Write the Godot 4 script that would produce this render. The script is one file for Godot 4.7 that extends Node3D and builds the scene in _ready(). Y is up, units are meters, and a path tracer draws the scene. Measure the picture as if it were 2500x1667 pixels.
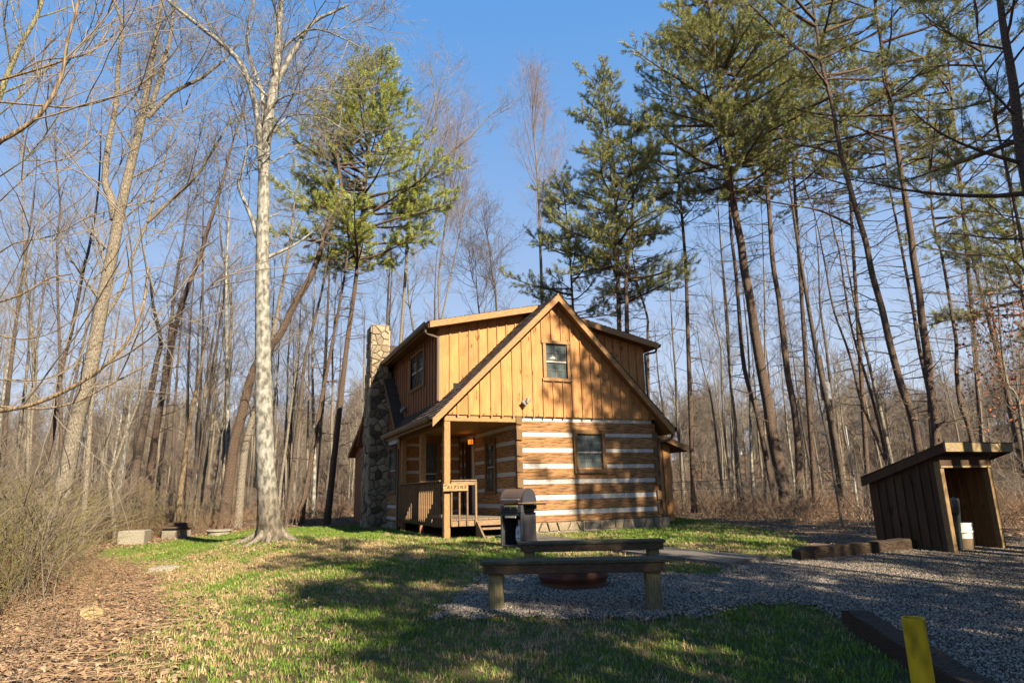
extends Node3D
# A log cabin on a lawn at the edge of late-winter woods. Metres; the origin is the front left corner of the cabin's log room, -z runs back into the woods.

var rng := RandomNumberGenerator.new()
var noise := FastNoiseLite.new()
var noise2 := FastNoiseLite.new()
var M := {}
var TX := {}


class MB:
	# collects triangles; faces are given counter-clockwise as seen from outside and stored clockwise
	var v := PackedVector3Array()
	var n := PackedVector3Array()
	var c := PackedColorArray()
	var ix := PackedInt32Array()
	var col := Color(1, 1, 1)
	var xf := Transform3D()

	func poly(p: Array) -> void:
		var at := v.size()
		var nn: Vector3 = Vector3.ZERO
		for k in range(1, p.size() - 1):
			nn += (p[k] - p[0]).cross(p[k + 1] - p[0])
		nn = (xf.basis * nn).normalized()
		for q in p:
			v.append(xf * q)
			n.append(nn)
			c.append(col)
		for k in range(1, p.size() - 1):
			ix.append_array(PackedInt32Array([at, at + k + 1, at + k]))

	func box(a: Vector3, b: Vector3, bev := 0.0) -> void:
		var lo := Vector3(minf(a.x, b.x), minf(a.y, b.y), minf(a.z, b.z))
		var hi := Vector3(maxf(a.x, b.x), maxf(a.y, b.y), maxf(a.z, b.z))
		var m := (lo + hi) / 2.0
		var e := (hi - lo) / 2.0
		var k := minf(bev, minf(e.x, minf(e.y, e.z)) * 0.9)
		var ax := [Vector3.RIGHT, Vector3.UP, Vector3.BACK]
		var ee := [e.x, e.y, e.z]
		for i in 3:
			var u: Vector3 = ax[(i + 1) % 3]
			var w: Vector3 = ax[(i + 2) % 3]
			var eu: float = ee[(i + 1) % 3] - k
			var ew: float = ee[(i + 2) % 3] - k
			for s in [-1.0, 1.0]:
				var o: Vector3 = m + ax[i] * (ee[i] * s)
				var q := [o - u * eu - w * ew, o + u * eu - w * ew, o + u * eu + w * ew, o - u * eu + w * ew]
				if s < 0:
					q.reverse()
				poly(q)
		if k <= 0.0:
			return
		for i in 3:
			var j := (i + 1) % 3
			var l := (i + 2) % 3
			for s in [-1.0, 1.0]:
				for t in [-1.0, 1.0]:
					var A: Vector3 = m + ax[i] * (ee[i] * s) + ax[j] * ((ee[j] - k) * t)
					var B: Vector3 = m + ax[i] * ((ee[i] - k) * s) + ax[j] * (ee[j] * t)
					var L: Vector3 = ax[l] * (ee[l] - k)
					var q := [A - L, B - L, B + L, A + L]
					if s * t > 0:
						q.reverse()
					if (q[1] - q[0]).cross(q[2] - q[0]).dot(A - m) < 0:
						q.reverse()
					poly(q)
		for s in [-1.0, 1.0]:
			for t in [-1.0, 1.0]:
				for r in [-1.0, 1.0]:
					var q := [m + Vector3(e.x * s, (e.y - k) * t, (e.z - k) * r), m + Vector3((e.x - k) * s, e.y * t, (e.z - k) * r), m + Vector3((e.x - k) * s, (e.y - k) * t, e.z * r)]
					if s * t * r < 0:
						q.reverse()
					poly(q)

	func prism(p: Array, d: Vector3) -> void:
		# convex polygon p (counter-clockwise seen from the side d points to) extruded from p to p + d
		var top := []
		for q in p:
			top.append(q + d)
		poly(top)
		var bot := p.duplicate()
		bot.reverse()
		poly(bot)
		for k in p.size():
			var l := (k + 1) % p.size()
			poly([p[k], p[l], top[l], top[k]])

	func stone(p: Array, d: Vector3, inset := 0.8) -> void:
		# a rough stone: polygon p with its face d shrunk and domed
		var m := Vector3.ZERO
		for q in p:
			m += q
		m /= p.size()
		var top := []
		for q in p:
			top.append(m + (q - m) * inset + d)
		for k in p.size():
			var l := (k + 1) % p.size()
			poly([p[k], p[l], top[l], top[k]])
			poly([top[k], top[l], m + d * 1.25])

	func tube(p: PackedVector3Array, r: PackedFloat32Array, sides: int, cap := false) -> void:
		var count := p.size()
		if count < 2:
			return
		var at := v.size()
		var t0 := (p[1] - p[0]).normalized()
		var u := t0.cross(Vector3.RIGHT if absf(t0.x) < 0.8 else Vector3.BACK).normalized()
		for k in count:
			var t := (p[mini(k + 1, count - 1)] - p[maxi(k - 1, 0)]).normalized()
			u = (u - t * u.dot(t)).normalized()
			var w := t.cross(u)
			var rk := r[k]
			for s in sides:
				var a := TAU * s / sides
				var o := u * cos(a) + w * sin(a)
				v.append(xf * (p[k] + o * rk))
				n.append(xf.basis * o)
				c.append(col)
		for k in count - 1:
			for s in sides:
				var a := at + k * sides + s
				var b := at + k * sides + (s + 1) % sides
				ix.append(a)
				ix.append(a + sides)
				ix.append(b)
				ix.append(b)
				ix.append(a + sides)
				ix.append(b + sides)
		if cap:
			for e in [0, count - 1]:
				var q := []
				for s in sides:
					q.append(xf.affine_inverse() * v[at + e * sides + s])
				if e == 0:
					q.reverse()
				poly(q)

	func lathe(prof: Array, sides: int, o := Vector3.ZERO) -> void:
		# prof: Vector2(radius, height) from bottom to top along the outside
		var at := v.size()
		for k in prof.size():
			var a: Vector2 = prof[maxi(k - 1, 0)]
			var b: Vector2 = prof[mini(k + 1, prof.size() - 1)]
			var nn := Vector2(b.y - a.y, a.x - b.x).normalized()
			for s in sides:
				var f := TAU * s / sides
				v.append(xf * (o + Vector3(cos(f) * prof[k].x, prof[k].y, sin(f) * prof[k].x)))
				n.append(xf.basis * Vector3(cos(f) * nn.x, nn.y, sin(f) * nn.x))
				c.append(col)
		for k in prof.size() - 1:
			for s in sides:
				var a := at + k * sides + s
				var b := at + k * sides + (s + 1) % sides
				ix.append_array(PackedInt32Array([a, b, a + sides, b, b + sides, a + sides]))

	func mesh(m: Material) -> ArrayMesh:
		var A := []
		A.resize(Mesh.ARRAY_MAX)
		A[Mesh.ARRAY_VERTEX] = v
		A[Mesh.ARRAY_NORMAL] = n
		A[Mesh.ARRAY_COLOR] = c
		A[Mesh.ARRAY_INDEX] = ix
		var r := ArrayMesh.new()
		r.add_surface_from_arrays(Mesh.PRIMITIVE_TRIANGLES, A)
		r.surface_set_material(0, m)
		return r


func thing(called: String, label: String, category: String, at := Vector3.ZERO, group := "") -> Node3D:
	var o := Node3D.new()
	o.name = called
	o.position = at
	add_child(o, true)
	tag(o, label, category, group)
	return o


func tag(o: Node, label: String, category: String, group := "") -> void:
	o.set_meta("label", label)
	o.set_meta("category", category)
	if group:
		o.set_meta("group", group)


func put(called: String, mesh: Mesh, parent: Node = self, at := Vector3.ZERO, kind := "") -> MeshInstance3D:
	var o := MeshInstance3D.new()
	o.name = called
	o.mesh = mesh
	o.position = at
	parent.add_child(o, true)
	if kind:
		o.set_meta("kind", kind)
	return o


func many(called: String, mesh: Mesh, buf: PackedFloat32Array, colored: bool, parent: Node = self, kind := "stuff") -> MultiMeshInstance3D:
	var mm := MultiMesh.new()
	mm.transform_format = MultiMesh.TRANSFORM_3D
	mm.use_colors = colored
	mm.mesh = mesh
	mm.instance_count = buf.size() / (16 if colored else 12)
	mm.buffer = buf
	var o := MultiMeshInstance3D.new()
	o.name = called
	o.multimesh = mm
	parent.add_child(o, true)
	if kind:
		o.set_meta("kind", kind)
	return o


func row(buf: PackedFloat32Array, b: Basis, o: Vector3) -> void:
	buf.append(b.x.x); buf.append(b.y.x); buf.append(b.z.x); buf.append(o.x)
	buf.append(b.x.y); buf.append(b.y.y); buf.append(b.z.y); buf.append(o.y)
	buf.append(b.x.z); buf.append(b.y.z); buf.append(b.z.z); buf.append(o.z)


func rowc(buf: PackedFloat32Array, b: Basis, o: Vector3, k: Color) -> void:
	row(buf, b, o)
	buf.append(k.r); buf.append(k.g); buf.append(k.b); buf.append(1.0)


func rr(a: float, b: float) -> float:
	return rng.randf_range(a, b)


func rv() -> Vector3:
	return Vector3(rr(-1, 1), rr(-1, 1), rr(-1, 1))


func fbm(freq: float, sd: int, lo: float, hi: float, oct := 4, size := 512, mid := -1.0) -> NoiseTexture2D:
	var f := FastNoiseLite.new()
	f.noise_type = FastNoiseLite.TYPE_SIMPLEX_SMOOTH
	f.seed = sd
	f.frequency = freq
	f.fractal_octaves = oct
	var t := NoiseTexture2D.new()
	t.width = size
	t.height = size
	t.seamless = true
	t.noise = f
	var g := Gradient.new()
	g.set_color(0, Color(lo, lo, lo))
	g.set_color(1, Color(hi, hi, hi))
	if mid >= 0.0:
		g.add_point(0.5, Color(mid, mid, mid))
	t.color_ramp = g
	return t


func mat(color: Color, rough := 0.9, tex: Texture2D = null, scale := Vector3.ONE, bump := 0.0, world := true) -> StandardMaterial3D:
	# color is a linear base colour
	var m := StandardMaterial3D.new()
	m.albedo_color = Color(color.r * 0.74, color.g * 0.74, color.b * 0.74).linear_to_srgb()
	m.roughness = rough
	m.metallic_specular = 0.35
	m.vertex_color_use_as_albedo = true
	if tex:
		m.albedo_texture = tex
		m.uv1_triplanar = true
		m.uv1_world_triplanar = world
		m.uv1_scale = scale
		m.uv1_triplanar_sharpness = 4.0
		if bump > 0.0:
			m.heightmap_enabled = true
			m.heightmap_texture = tex
			m.heightmap_scale = bump
	return m


func wood_print() -> ImageTexture:
	# sawn softwood: grain running down the picture, bent round knots
	var n := 512
	var im := Image.create(n, n, false, Image.FORMAT_RGB8)
	var f := FastNoiseLite.new()
	f.seed = 90
	f.frequency = 1.0
	f.fractal_octaves = 4
	var knots := []
	for k in 12:
		knots.append([rr(20, n - 20), rr(30, n - 30), rr(4, 8.5)])
	for y in n:
		for x in n:
			var bend := 0.0
			var dark := 0.0
			for q in knots:
				var dx: float = x - q[0]
				var dy: float = (y - q[1]) * 0.5
				if absf(dx) < 60 and absf(dy) < 60:
					var d: float = sqrt(dx * dx + dy * dy) / q[2]
					bend += signf(dx) * 9.0 * exp(-d * 0.8)
					dark = maxf(dark, 1.0 - smoothstep(0.5, 1.25, d))
			var u := (x + bend) * 0.045
			var g := 0.5 + 0.5 * f.get_noise_2d(u * 1.4, y * 0.004)
			var fine := 0.5 + 0.5 * f.get_noise_2d(u * 7.0 + 50.0, y * 0.02)
			var stain := 0.5 + 0.5 * f.get_noise_2d(x * 0.006 + 9.0, y * 0.006)
			var v := 0.66 + 0.22 * g + 0.12 * fine - 0.16 * (1.0 - stain)
			var c := Color(v, v, v).lerp(Color(0.40, 0.30, 0.24), dark * 0.8)
			im.set_pixel(x, y, c)
	return ImageTexture.create_from_image(im)


func shades(key: String, count: int, color: Color, spread: float, rough: float, tex: Texture2D, scale: Vector3, bump: float) -> void:
	var a := []
	for k in count:
		var f := 1.0 + rr(-spread, spread)
		var w := rr(-spread, spread) * 0.25
		a.append(mat(Color(color.r * f, color.g * f * (1.0 - w * 0.3), color.b * f * (1.0 - w)), rough, tex, scale, bump))
	M[key] = a


func pick(key: String) -> Material:
	var a: Array = M[key]
	return a[rng.randi() % a.size()]


func ss(a: float, b: float, x: float) -> float:
	var t := clampf((x - a) / (b - a), 0.0, 1.0)
	return t * t * (3.0 - 2.0 * t)


func gh(x: float, z: float) -> float:
	# height of the ground
	var zz := maxf(z, 0.0)
	var y := -0.0028 * zz * zz if zz < 12.0 else -0.4032 - 0.0336 * (zz - 12.0)
	y -= 0.30 * ss(-5.2, -8.5, x) * ss(10.0, 4.0, z) * ss(-14.0, -2.0, z)
	y += 0.14 * exp(-((x + 5.3) * (x + 5.3) + (z + 1.7) * (z + 1.7)) / 3.0)
	var far := ss(45.0, 130.0, sqrt(x * x + z * z))
	if far > 0.0:
		y += far * (8.0 + 5.0 * noise.get_noise_2d(x * 0.045, z * 0.045))
	return y


func on(x: float, z: float, up := 0.0) -> Vector3:
	return Vector3(x, gh(x, z) + up, z)


var LAWN := PackedVector2Array([Vector2(-6.6, 17), Vector2(-6.7, 8.7), Vector2(-6.9, 7.35), Vector2(-6.5, 6.5), Vector2(-6.75, 4.5), Vector2(-7.05, 2.5), Vector2(-7.7, -1.2), Vector2(-9.0, -4.2), Vector2(-9.0, -6.2), Vector2(-7.0, -7.6), Vector2(-4.8, -8.6), Vector2(-2.3, -8.4), Vector2(3, -8), Vector2(7.8, -4.6), Vector2(5.6, 1.2), Vector2(4.95, 3.05), Vector2(3.6, 4.8), Vector2(1.75, 6.4), Vector2(0.4, 7.0), Vector2(-0.5, 8), Vector2(-0.55, 9.2), Vector2(-0.9, 9.6), Vector2(-1.35, 10.4), Vector2(-2.1, 11.7), Vector2(-2.65, 12.8), Vector2(-2.9, 17)])
var GRAVEL := PackedVector2Array([Vector2(-4.2, 7.85), Vector2(-3.66, 7.98), Vector2(-3.16, 8.36), Vector2(-2.59, 8.62), Vector2(-1.96, 8.8), Vector2(-1.53, 8.68), Vector2(-0.95, 8.62), Vector2(-0.61, 8.87), Vector2(-0.6, 9.25), Vector2(-0.88, 9.62), Vector2(-1.3, 10.4), Vector2(-2.05, 11.7), Vector2(-2.6, 12.8), Vector2(-2.8, 17.5), Vector2(22, 17.5), Vector2(22, 7.5), Vector2(9, 6.6), Vector2(5.9, 6.2), Vector2(4.5, 6.6), Vector2(3.8, 6.72), Vector2(1.9, 6.62), Vector2(1.3, 6.35), Vector2(0.35, 6.62), Vector2(0.1, 7.05), Vector2(-0.45, 7.08), Vector2(-1.17, 6.5), Vector2(-2.08, 5.75), Vector2(-3.0, 5.9), Vector2(-3.5, 6.75), Vector2(-4.05, 7.5)])
var WALK := PackedVector2Array([Vector2(-0.85, 0.62), Vector2(-0.1, 0.62), Vector2(1.34, 6.35), Vector2(0.34, 6.66), Vector2(-0.55, 3.2), Vector2(-0.8, 1.5)])


func inside(p: PackedVector2Array, x: float, z: float) -> bool:
	return Geometry2D.is_point_in_polygon(Vector2(x, z), p)


func edge(p: PackedVector2Array, x: float, z: float) -> float:
	# signed distance to the outline of p, positive inside
	var q := Vector2(x, z)
	var best := 1e9
	for k in p.size():
		best = minf(best, q.distance_squared_to(Geometry2D.get_closest_point_to_segment(q, p[k], p[(k + 1) % p.size()])))
	return sqrt(best) * (1.0 if inside(p, x, z) else -1.0)


func _ready() -> void:
	rng.seed = 20240217
	# camera
	var cam := Camera3D.new()
	cam.name = "camera"
	cam.fov = 56.545
	cam.near = 0.05
	cam.far = 600.0
	cam.transform = Transform3D(Basis(Vector3(0.92033, -0.02292, 0.39048), Vector3(-0.06936, 0.97290, 0.22058), Vector3(-0.38495, -0.23009, 0.89380)), Vector3(-6.182, 1.005, 14.197))
	add_child(cam)
	cam.current = true
	# sky and exposure
	var env := Environment.new()
	env.background_mode = Environment.BG_SKY
	var sm := ProceduralSkyMaterial.new()
	sm.sky_top_color = Color(0.0235, 0.095, 0.229).linear_to_srgb()
	sm.sky_horizon_color = Color(0.245, 0.266, 0.290).linear_to_srgb()
	sm.sky_curve = 0.255
	sm.sun_angle_max = 1.0
	sm.ground_bottom_color = Color(0.10, 0.08, 0.05).linear_to_srgb()
	sm.ground_horizon_color = Color(0.22, 0.20, 0.17).linear_to_srgb()
	var sk := Sky.new()
	sk.sky_material = sm
	env.sky = sk
	env.tonemap_mode = Environment.TONE_MAPPER_LINEAR
	env.tonemap_exposure = 3.4
	env.sdfgi_enabled = true
	env.ssao_enabled = true
	env.ssil_enabled = true
	var we := WorldEnvironment.new()
	we.name = "world"
	we.environment = env
	add_child(we)
	# sun: low late-winter noon, behind the camera's right shoulder
	var sun := DirectionalLight3D.new()
	sun.name = "sun"
	sun.light_color = Color(1.0, 0.93, 0.82)
	sun.light_energy = 1.6
	sun.light_angular_distance = 0.5
	sun.shadow_enabled = true
	add_child(sun)
	var az := deg_to_rad(14.0)
	var el := deg_to_rad(32.0)
	sun.look_at_from_position(Vector3.ZERO, -Vector3(sin(az) * cos(el), sin(el), cos(az) * cos(el)), Vector3.UP)

	noise.seed = 7
	noise.frequency = 0.35
	noise.fractal_octaves = 3
	noise2.seed = 31
	noise2.frequency = 1.7
	noise2.fractal_octaves = 3
	materials()
	ground()
	cabin()
	props()
	woods()
	cover()


func materials() -> void:
	TX.grain = fbm(0.022, 3, 0.62, 1.0, 5)
	TX.board = wood_print()
	TX.soft = fbm(0.01, 5, 0.72, 1.0, 5)
	TX.rough = fbm(0.03, 9, 0.45, 1.0, 5)
	TX.bark = fbm(0.02, 11, 0.35, 1.0, 5, 512, 0.75)
	TX.hewn = fbm(0.010, 21, 0.50, 1.0, 6, 512, 0.88)
	TX.smudge = fbm(0.006, 51, 0.58, 1.0, 6, 512, 0.9)
	var up := Vector3(6, 0.55, 6)
	var along := Vector3(0.55, 6, 6)
	var deep := Vector3(6, 6, 0.55)
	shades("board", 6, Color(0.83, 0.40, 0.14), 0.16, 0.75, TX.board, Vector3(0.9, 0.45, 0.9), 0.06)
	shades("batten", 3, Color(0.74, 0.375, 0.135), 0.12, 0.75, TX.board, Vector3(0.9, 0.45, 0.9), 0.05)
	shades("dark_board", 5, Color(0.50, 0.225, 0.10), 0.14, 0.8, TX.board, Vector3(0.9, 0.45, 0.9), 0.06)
	shades("log", 5, Color(0.37, 0.195, 0.082), 0.12, 0.85, TX.hewn, Vector3(0.5, 3.4, 3.4), 1.4)
	shades("side_log", 4, Color(0.47, 0.25, 0.105), 0.12, 0.85, TX.hewn, Vector3(3.4, 3.4, 0.5), 0.5)
	shades("end_grain", 3, Color(0.33, 0.20, 0.10), 0.15, 0.9, TX.rough, Vector3(5, 5, 5), 0.4)
	M.chink = mat(Color(0.74, 0.71, 0.66), 0.9, TX.soft, Vector3(2, 6, 6), 0.2)
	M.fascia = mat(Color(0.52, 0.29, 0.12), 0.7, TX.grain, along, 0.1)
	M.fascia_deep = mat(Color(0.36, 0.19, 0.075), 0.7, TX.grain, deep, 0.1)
	M.post = mat(Color(0.50, 0.29, 0.115), 0.75, TX.grain, up, 0.15)
	M.beam = mat(Color(0.52, 0.31, 0.13), 0.75, TX.grain, along, 0.15)
	M.ceiling = mat(Color(0.56, 0.31, 0.11), 0.75, TX.grain, deep, 0.1)
	M.gutter = mat(Color(0.12, 0.085, 0.06), 0.45)
	M.trim = mat(Color(0.30, 0.165, 0.07), 0.8, TX.grain, up, 0.1)
	shades("shingle", 4, Color(0.135, 0.10, 0.08), 0.2, 0.95, TX.rough, Vector3(14, 14, 14), 0.2)
	shades("stone", 6, Color(0.60, 0.475, 0.315), 0.24, 0.95, TX.rough, Vector3(2.2, 2.2, 2.2), 1.2)
	shades("soot_stone", 4, Color(0.24, 0.19, 0.135), 0.45, 0.95, TX.rough, Vector3(2.2, 2.2, 2.2), 1.2)
	M.mortar = mat(Color(0.34, 0.275, 0.19), 0.95, TX.rough, Vector3(5, 5, 5), 0.4)
	M.cement = mat(Color(0.46, 0.41, 0.32), 0.95, TX.rough, Vector3(3, 3, 3), 0.5)
	M.pad = mat(Color(0.27, 0.24, 0.20), 0.95, TX.rough, Vector3(2, 2, 2), 0.3)
	M.glass = StandardMaterial3D.new()
	M.glass.transparency = BaseMaterial3D.TRANSPARENCY_ALPHA
	M.glass.albedo_color = Color(0.55, 0.62, 0.62, 0.12)
	M.glass.roughness = 0.04
	M.glass.metallic_specular = 0.13
	M.dark_room = mat(Color(0.022, 0.020, 0.019), 0.9)
	M.sash = mat(Color(0.10, 0.075, 0.06), 0.5)
	M.muntin = mat(Color(0.17, 0.155, 0.14), 0.6)
	M.rail_light = mat(Color(0.56, 0.53, 0.48), 0.6)
	M.blind = mat(Color(0.022, 0.021, 0.020), 0.9)
	shades("rail", 4, Color(0.30, 0.185, 0.095), 0.14, 0.85, TX.grain, up, 0.1)
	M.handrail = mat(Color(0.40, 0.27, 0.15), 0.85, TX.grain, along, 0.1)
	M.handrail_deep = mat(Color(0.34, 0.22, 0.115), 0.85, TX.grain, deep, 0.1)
	shades("deck", 4, Color(0.30, 0.245, 0.175), 0.12, 0.9, TX.grain, deep, 0.15)
	M.sign = mat(Color(0.56, 0.34, 0.15), 0.75, TX.grain, along, 0.1)
	M.letter = mat(Color(0.07, 0.045, 0.025), 0.9)
	M.door = mat(Color(0.10, 0.05, 0.028), 0.6, TX.grain, up, 0.1)
	M.door_trim = mat(Color(0.55, 0.47, 0.36), 0.7)
	M.black = mat(Color(0.016, 0.016, 0.017), 0.5)
	M.lamp_metal = mat(Color(0.05, 0.045, 0.04), 0.5)
	M.flood = mat(Color(0.22, 0.20, 0.18), 0.5)
	M.bench_seat = mat(Color(0.125, 0.118, 0.075), 0.95, TX.grain, Vector3(0.8, 6, 6), 0.3, false)
	M.bench_apron = mat(Color(0.14, 0.095, 0.06), 0.95, TX.grain, Vector3(0.8, 6, 6), 0.3, false)
	M.bench_leg = mat(Color(0.27, 0.235, 0.125), 0.95, TX.grain, Vector3(6, 0.55, 6), 0.3, false)
	M.rust = mat(Color(0.15, 0.052, 0.03), 0.7, TX.rough, Vector3(3, 3, 3), 0.2)
	M.ash = mat(Color(0.12, 0.11, 0.10), 1.0, TX.rough, Vector3(5, 5, 5), 0.8)
	M.timber = mat(Color(0.095, 0.062, 0.04), 0.95, TX.bark, Vector3(0.7, 5, 5), 1.0, false)
	M.yellow = mat(Color(0.72, 0.50, 0.012), 0.6, TX.smudge, Vector3(3, 1.2, 3), 0.05)
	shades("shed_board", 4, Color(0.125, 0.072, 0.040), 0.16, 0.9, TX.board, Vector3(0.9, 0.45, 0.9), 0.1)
	M.shed_trim = mat(Color(0.40, 0.30, 0.16), 0.85, TX.grain, along, 0.15)
	M.shed_post = mat(Color(0.36, 0.235, 0.105), 0.85, TX.grain, up, 0.15)
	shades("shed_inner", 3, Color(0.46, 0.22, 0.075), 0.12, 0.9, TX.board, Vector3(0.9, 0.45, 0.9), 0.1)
	M.block = mat(Color(0.52, 0.47, 0.36), 0.95, TX.rough, Vector3(2.5, 2.5, 2.5), 0.5)
	TX.lichen = fbm(0.007, 77, 0.38, 1.0, 6, 512, 0.74)
	M.bark_pale = mat(Color(0.45, 0.435, 0.37), 0.95, TX.lichen, Vector3(1.9, 1.0, 1.9), 1.6)
	M.bark_tan = mat(Color(0.37, 0.32, 0.245), 0.95, TX.bark, Vector3(4, 1.0, 4), 1.2)
	M.bark_dark = mat(Color(0.19, 0.145, 0.11), 0.95, TX.bark, Vector3(5, 1.0, 5), 1.4)
	TX.scaly = fbm(0.022, 19, 0.18, 1.0, 5, 512, 0.6)
	M.bark_pine = mat(Color(0.40, 0.28, 0.205), 0.95, TX.scaly, Vector3(4, 1.8, 4), 4.0)
	M.bark_snag = mat(Color(0.42, 0.31, 0.19), 0.95, TX.bark, Vector3(5, 0.7, 5), 1.5)
	M.bark_mossy = mat(Color(0.40, 0.37, 0.20), 0.95, TX.bark, Vector3(4, 1.0, 4), 1.0)
	M.twig = mat(Color(0.235, 0.20, 0.155), 0.9)
	M.twig_dark = mat(Color(0.13, 0.10, 0.08), 0.9)
	M.twig_red = mat(Color(0.28, 0.21, 0.175), 0.9)
	M.cane = mat(Color(0.40, 0.27, 0.15), 0.8)
	M.needle = mat(Color(0.255, 0.28, 0.10), 0.6)
	M.needle.backlight_enabled = true
	M.needle.backlight = Color(0.30, 0.34, 0.12)
	M.rust_leaf = mat(Color(0.30, 0.10, 0.035), 0.8)
	M.blade = mat(Color(0.92, 0.92, 0.92), 0.7)
	M.blade.backlight_enabled = true
	M.blade.backlight = Color(0.3, 0.3, 0.3)
	M.leaf = mat(Color(1, 1, 1), 0.85)
	M.pebble = mat(Color(1, 1, 1), 0.9)
	M.soil = mat(Color(1, 1, 1), 1.0, fbm(0.06, 41, 0.6, 1.0, 5), Vector3(1.3, 1.3, 1.3), 2.0)
	M.gravel = mat(Color(0.13, 0.115, 0.095), 1.0, fbm(0.12, 43, 0.4, 1.0, 4), Vector3(2, 2, 2), 2.0)


const XM := 1.13
const LX := 4.065
const WX := -1.83


func roof_left(x: float) -> float:
	return 5.97 - 0.985 * (XM - x)


func roof_right(x: float) -> float:
	return 5.97 - 1.03 * (x - XM)


func roof(x: float) -> float:
	return roof_left(x) if x < XM else roof_right(x)


func block(called: String, parent: Node, m: Material, a: Vector3, b: Vector3, bev := 0.0) -> MeshInstance3D:
	var g := MB.new()
	g.box(a, b, bev)
	return put(called, g.mesh(m), parent)


func group_part(called: String, parent: Node) -> Node3D:
	var o := Node3D.new()
	o.name = called
	parent.add_child(o, true)
	return o


func window(parent: Node, xf: Transform3D, w: float, h: float, cols: int, rows: int, trim: float, trim_mat: Material, head := 0.0) -> Node3D:
	# origin at the lower left corner of the opening, z towards the outside
	var o := group_part("window", parent)
	if trim > 0.0:
		for q in [[Vector3(-trim, 0, 0), Vector3(-0.001, h, 0.035)], [Vector3(w + 0.001, 0, 0), Vector3(w + trim, h, 0.035)], [Vector3(-trim - head, h + 0.001, 0), Vector3(w + trim + head, h + trim, 0.04)], [Vector3(-trim - head, -trim, 0), Vector3(w + trim + head, -0.001, 0.045)]]:
			var g := MB.new()
			g.xf = xf
			g.box(q[0], q[1], 0.006)
			put("trim_board", g.mesh(trim_mat), o)
	for s in 2:
		var y0 := 0.0 if s == 0 else h / 2.0
		var y1 := h / 2.0 if s == 0 else h
		var z := -0.035 if s == 0 else -0.012
		var f := 0.035
		var g := MB.new()
		g.xf = xf
		g.box(Vector3(0, y0, z - 0.03), Vector3(f, y1, z), 0.004)
		g.box(Vector3(w - f, y0, z - 0.03), Vector3(w, y1, z), 0.004)
		g.box(Vector3(f, y0, z - 0.03), Vector3(w - f, y0 + f, z), 0.004)
		g.box(Vector3(f, y1 - f, z - 0.03), Vector3(w - f, y1, z), 0.004)
		put("sash", g.mesh(M.sash), o)
		if s == 0:
			g = MB.new()
			g.xf = xf
			g.box(Vector3(0.01, y1 - 0.03, z + 0.002), Vector3(w - 0.01, y1 + 0.005, z + 0.018))
			put("meeting_rail", g.mesh(M.rail_light), o)
		g = MB.new()
		g.xf = xf
		g.box(Vector3(f, y0 + f, z - 0.018), Vector3(w - f, y1 - f, z - 0.012))
		put("pane", g.mesh(M.glass), o)
		for k in range(1, cols):
			g = MB.new()
			g.xf = xf
			var x := f + (w - 2 * f) * k / cols
			g.box(Vector3(x - 0.007, y0 + f, z - 0.011), Vector3(x + 0.007, y1 - f, z - 0.002))
			put("muntin", g.mesh(M.muntin), o)
		for k in range(1, rows):
			g = MB.new()
			g.xf = xf
			var y := y0 + f + (y1 - y0 - 2 * f) * k / rows
			g.box(Vector3(f, y - 0.007, z - 0.012), Vector3(w - f, y + 0.007, z - 0.003))
			put("muntin", g.mesh(M.muntin), o)
	var d := MB.new()
	d.xf = xf
	d.box(Vector3(-0.02, -0.02, -0.32), Vector3(w + 0.02, h + 0.02, -0.30))
	put("curtain", d.mesh(M.blind), o)
	return o


func split(a: float, b: float, holes: Array, y0: float, y1: float) -> Array:
	# the stretches of a..b left by holes [from, to, bottom, top] that reach into y0..y1
	var r := [[a, b]]
	for q in holes:
		if minf(y1, q[3]) - maxf(y0, q[2]) < 0.1 * minf(1.0, (y1 - y0) / 0.2):
			continue
		var t := []
		for s in r:
			if q[1] <= s[0] or q[0] >= s[1]:
				t.append(s)
				continue
			if q[0] > s[0]:
				t.append([s[0], q[0]])
			if q[1] < s[1]:
				t.append([q[1], s[1]])
		r = t
	return r


func log_wall(parent: Node, xf: Transform3D, length: float, tops: Array, thick: float, bottom: float, top: float, holes: Array, key: String, inset := 0.0) -> void:
	# xf: x along the wall, y up, z outside; tops are the upper edges of the chinking strips
	var y := top
	for k in tops.size() + 1:
		var lo: float = tops[k] if k < tops.size() else bottom
		if y - lo > 0.02:
			for s in split(0.0, length, holes, lo, y):
				var g := MB.new()
				g.xf = xf
				var j := rr(-0.012, 0.012)
				g.box(Vector3(s[0], lo + rr(-0.012, 0.006), -0.16), Vector3(s[1], y + rr(-0.004, 0.012), 0.0 + j), 0.024)
				put("log", g.mesh(pick(key)), parent)
		if k < tops.size():
			for s in split(inset, length - inset, holes, lo - thick, lo):
				var g := MB.new()
				g.xf = xf
				g.box(Vector3(s[0], lo - thick - 0.012, -0.12), Vector3(s[1], lo + 0.012, -0.014))
				put("chinking", g.mesh(M.chink), parent)
			y = lo - thick


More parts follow.
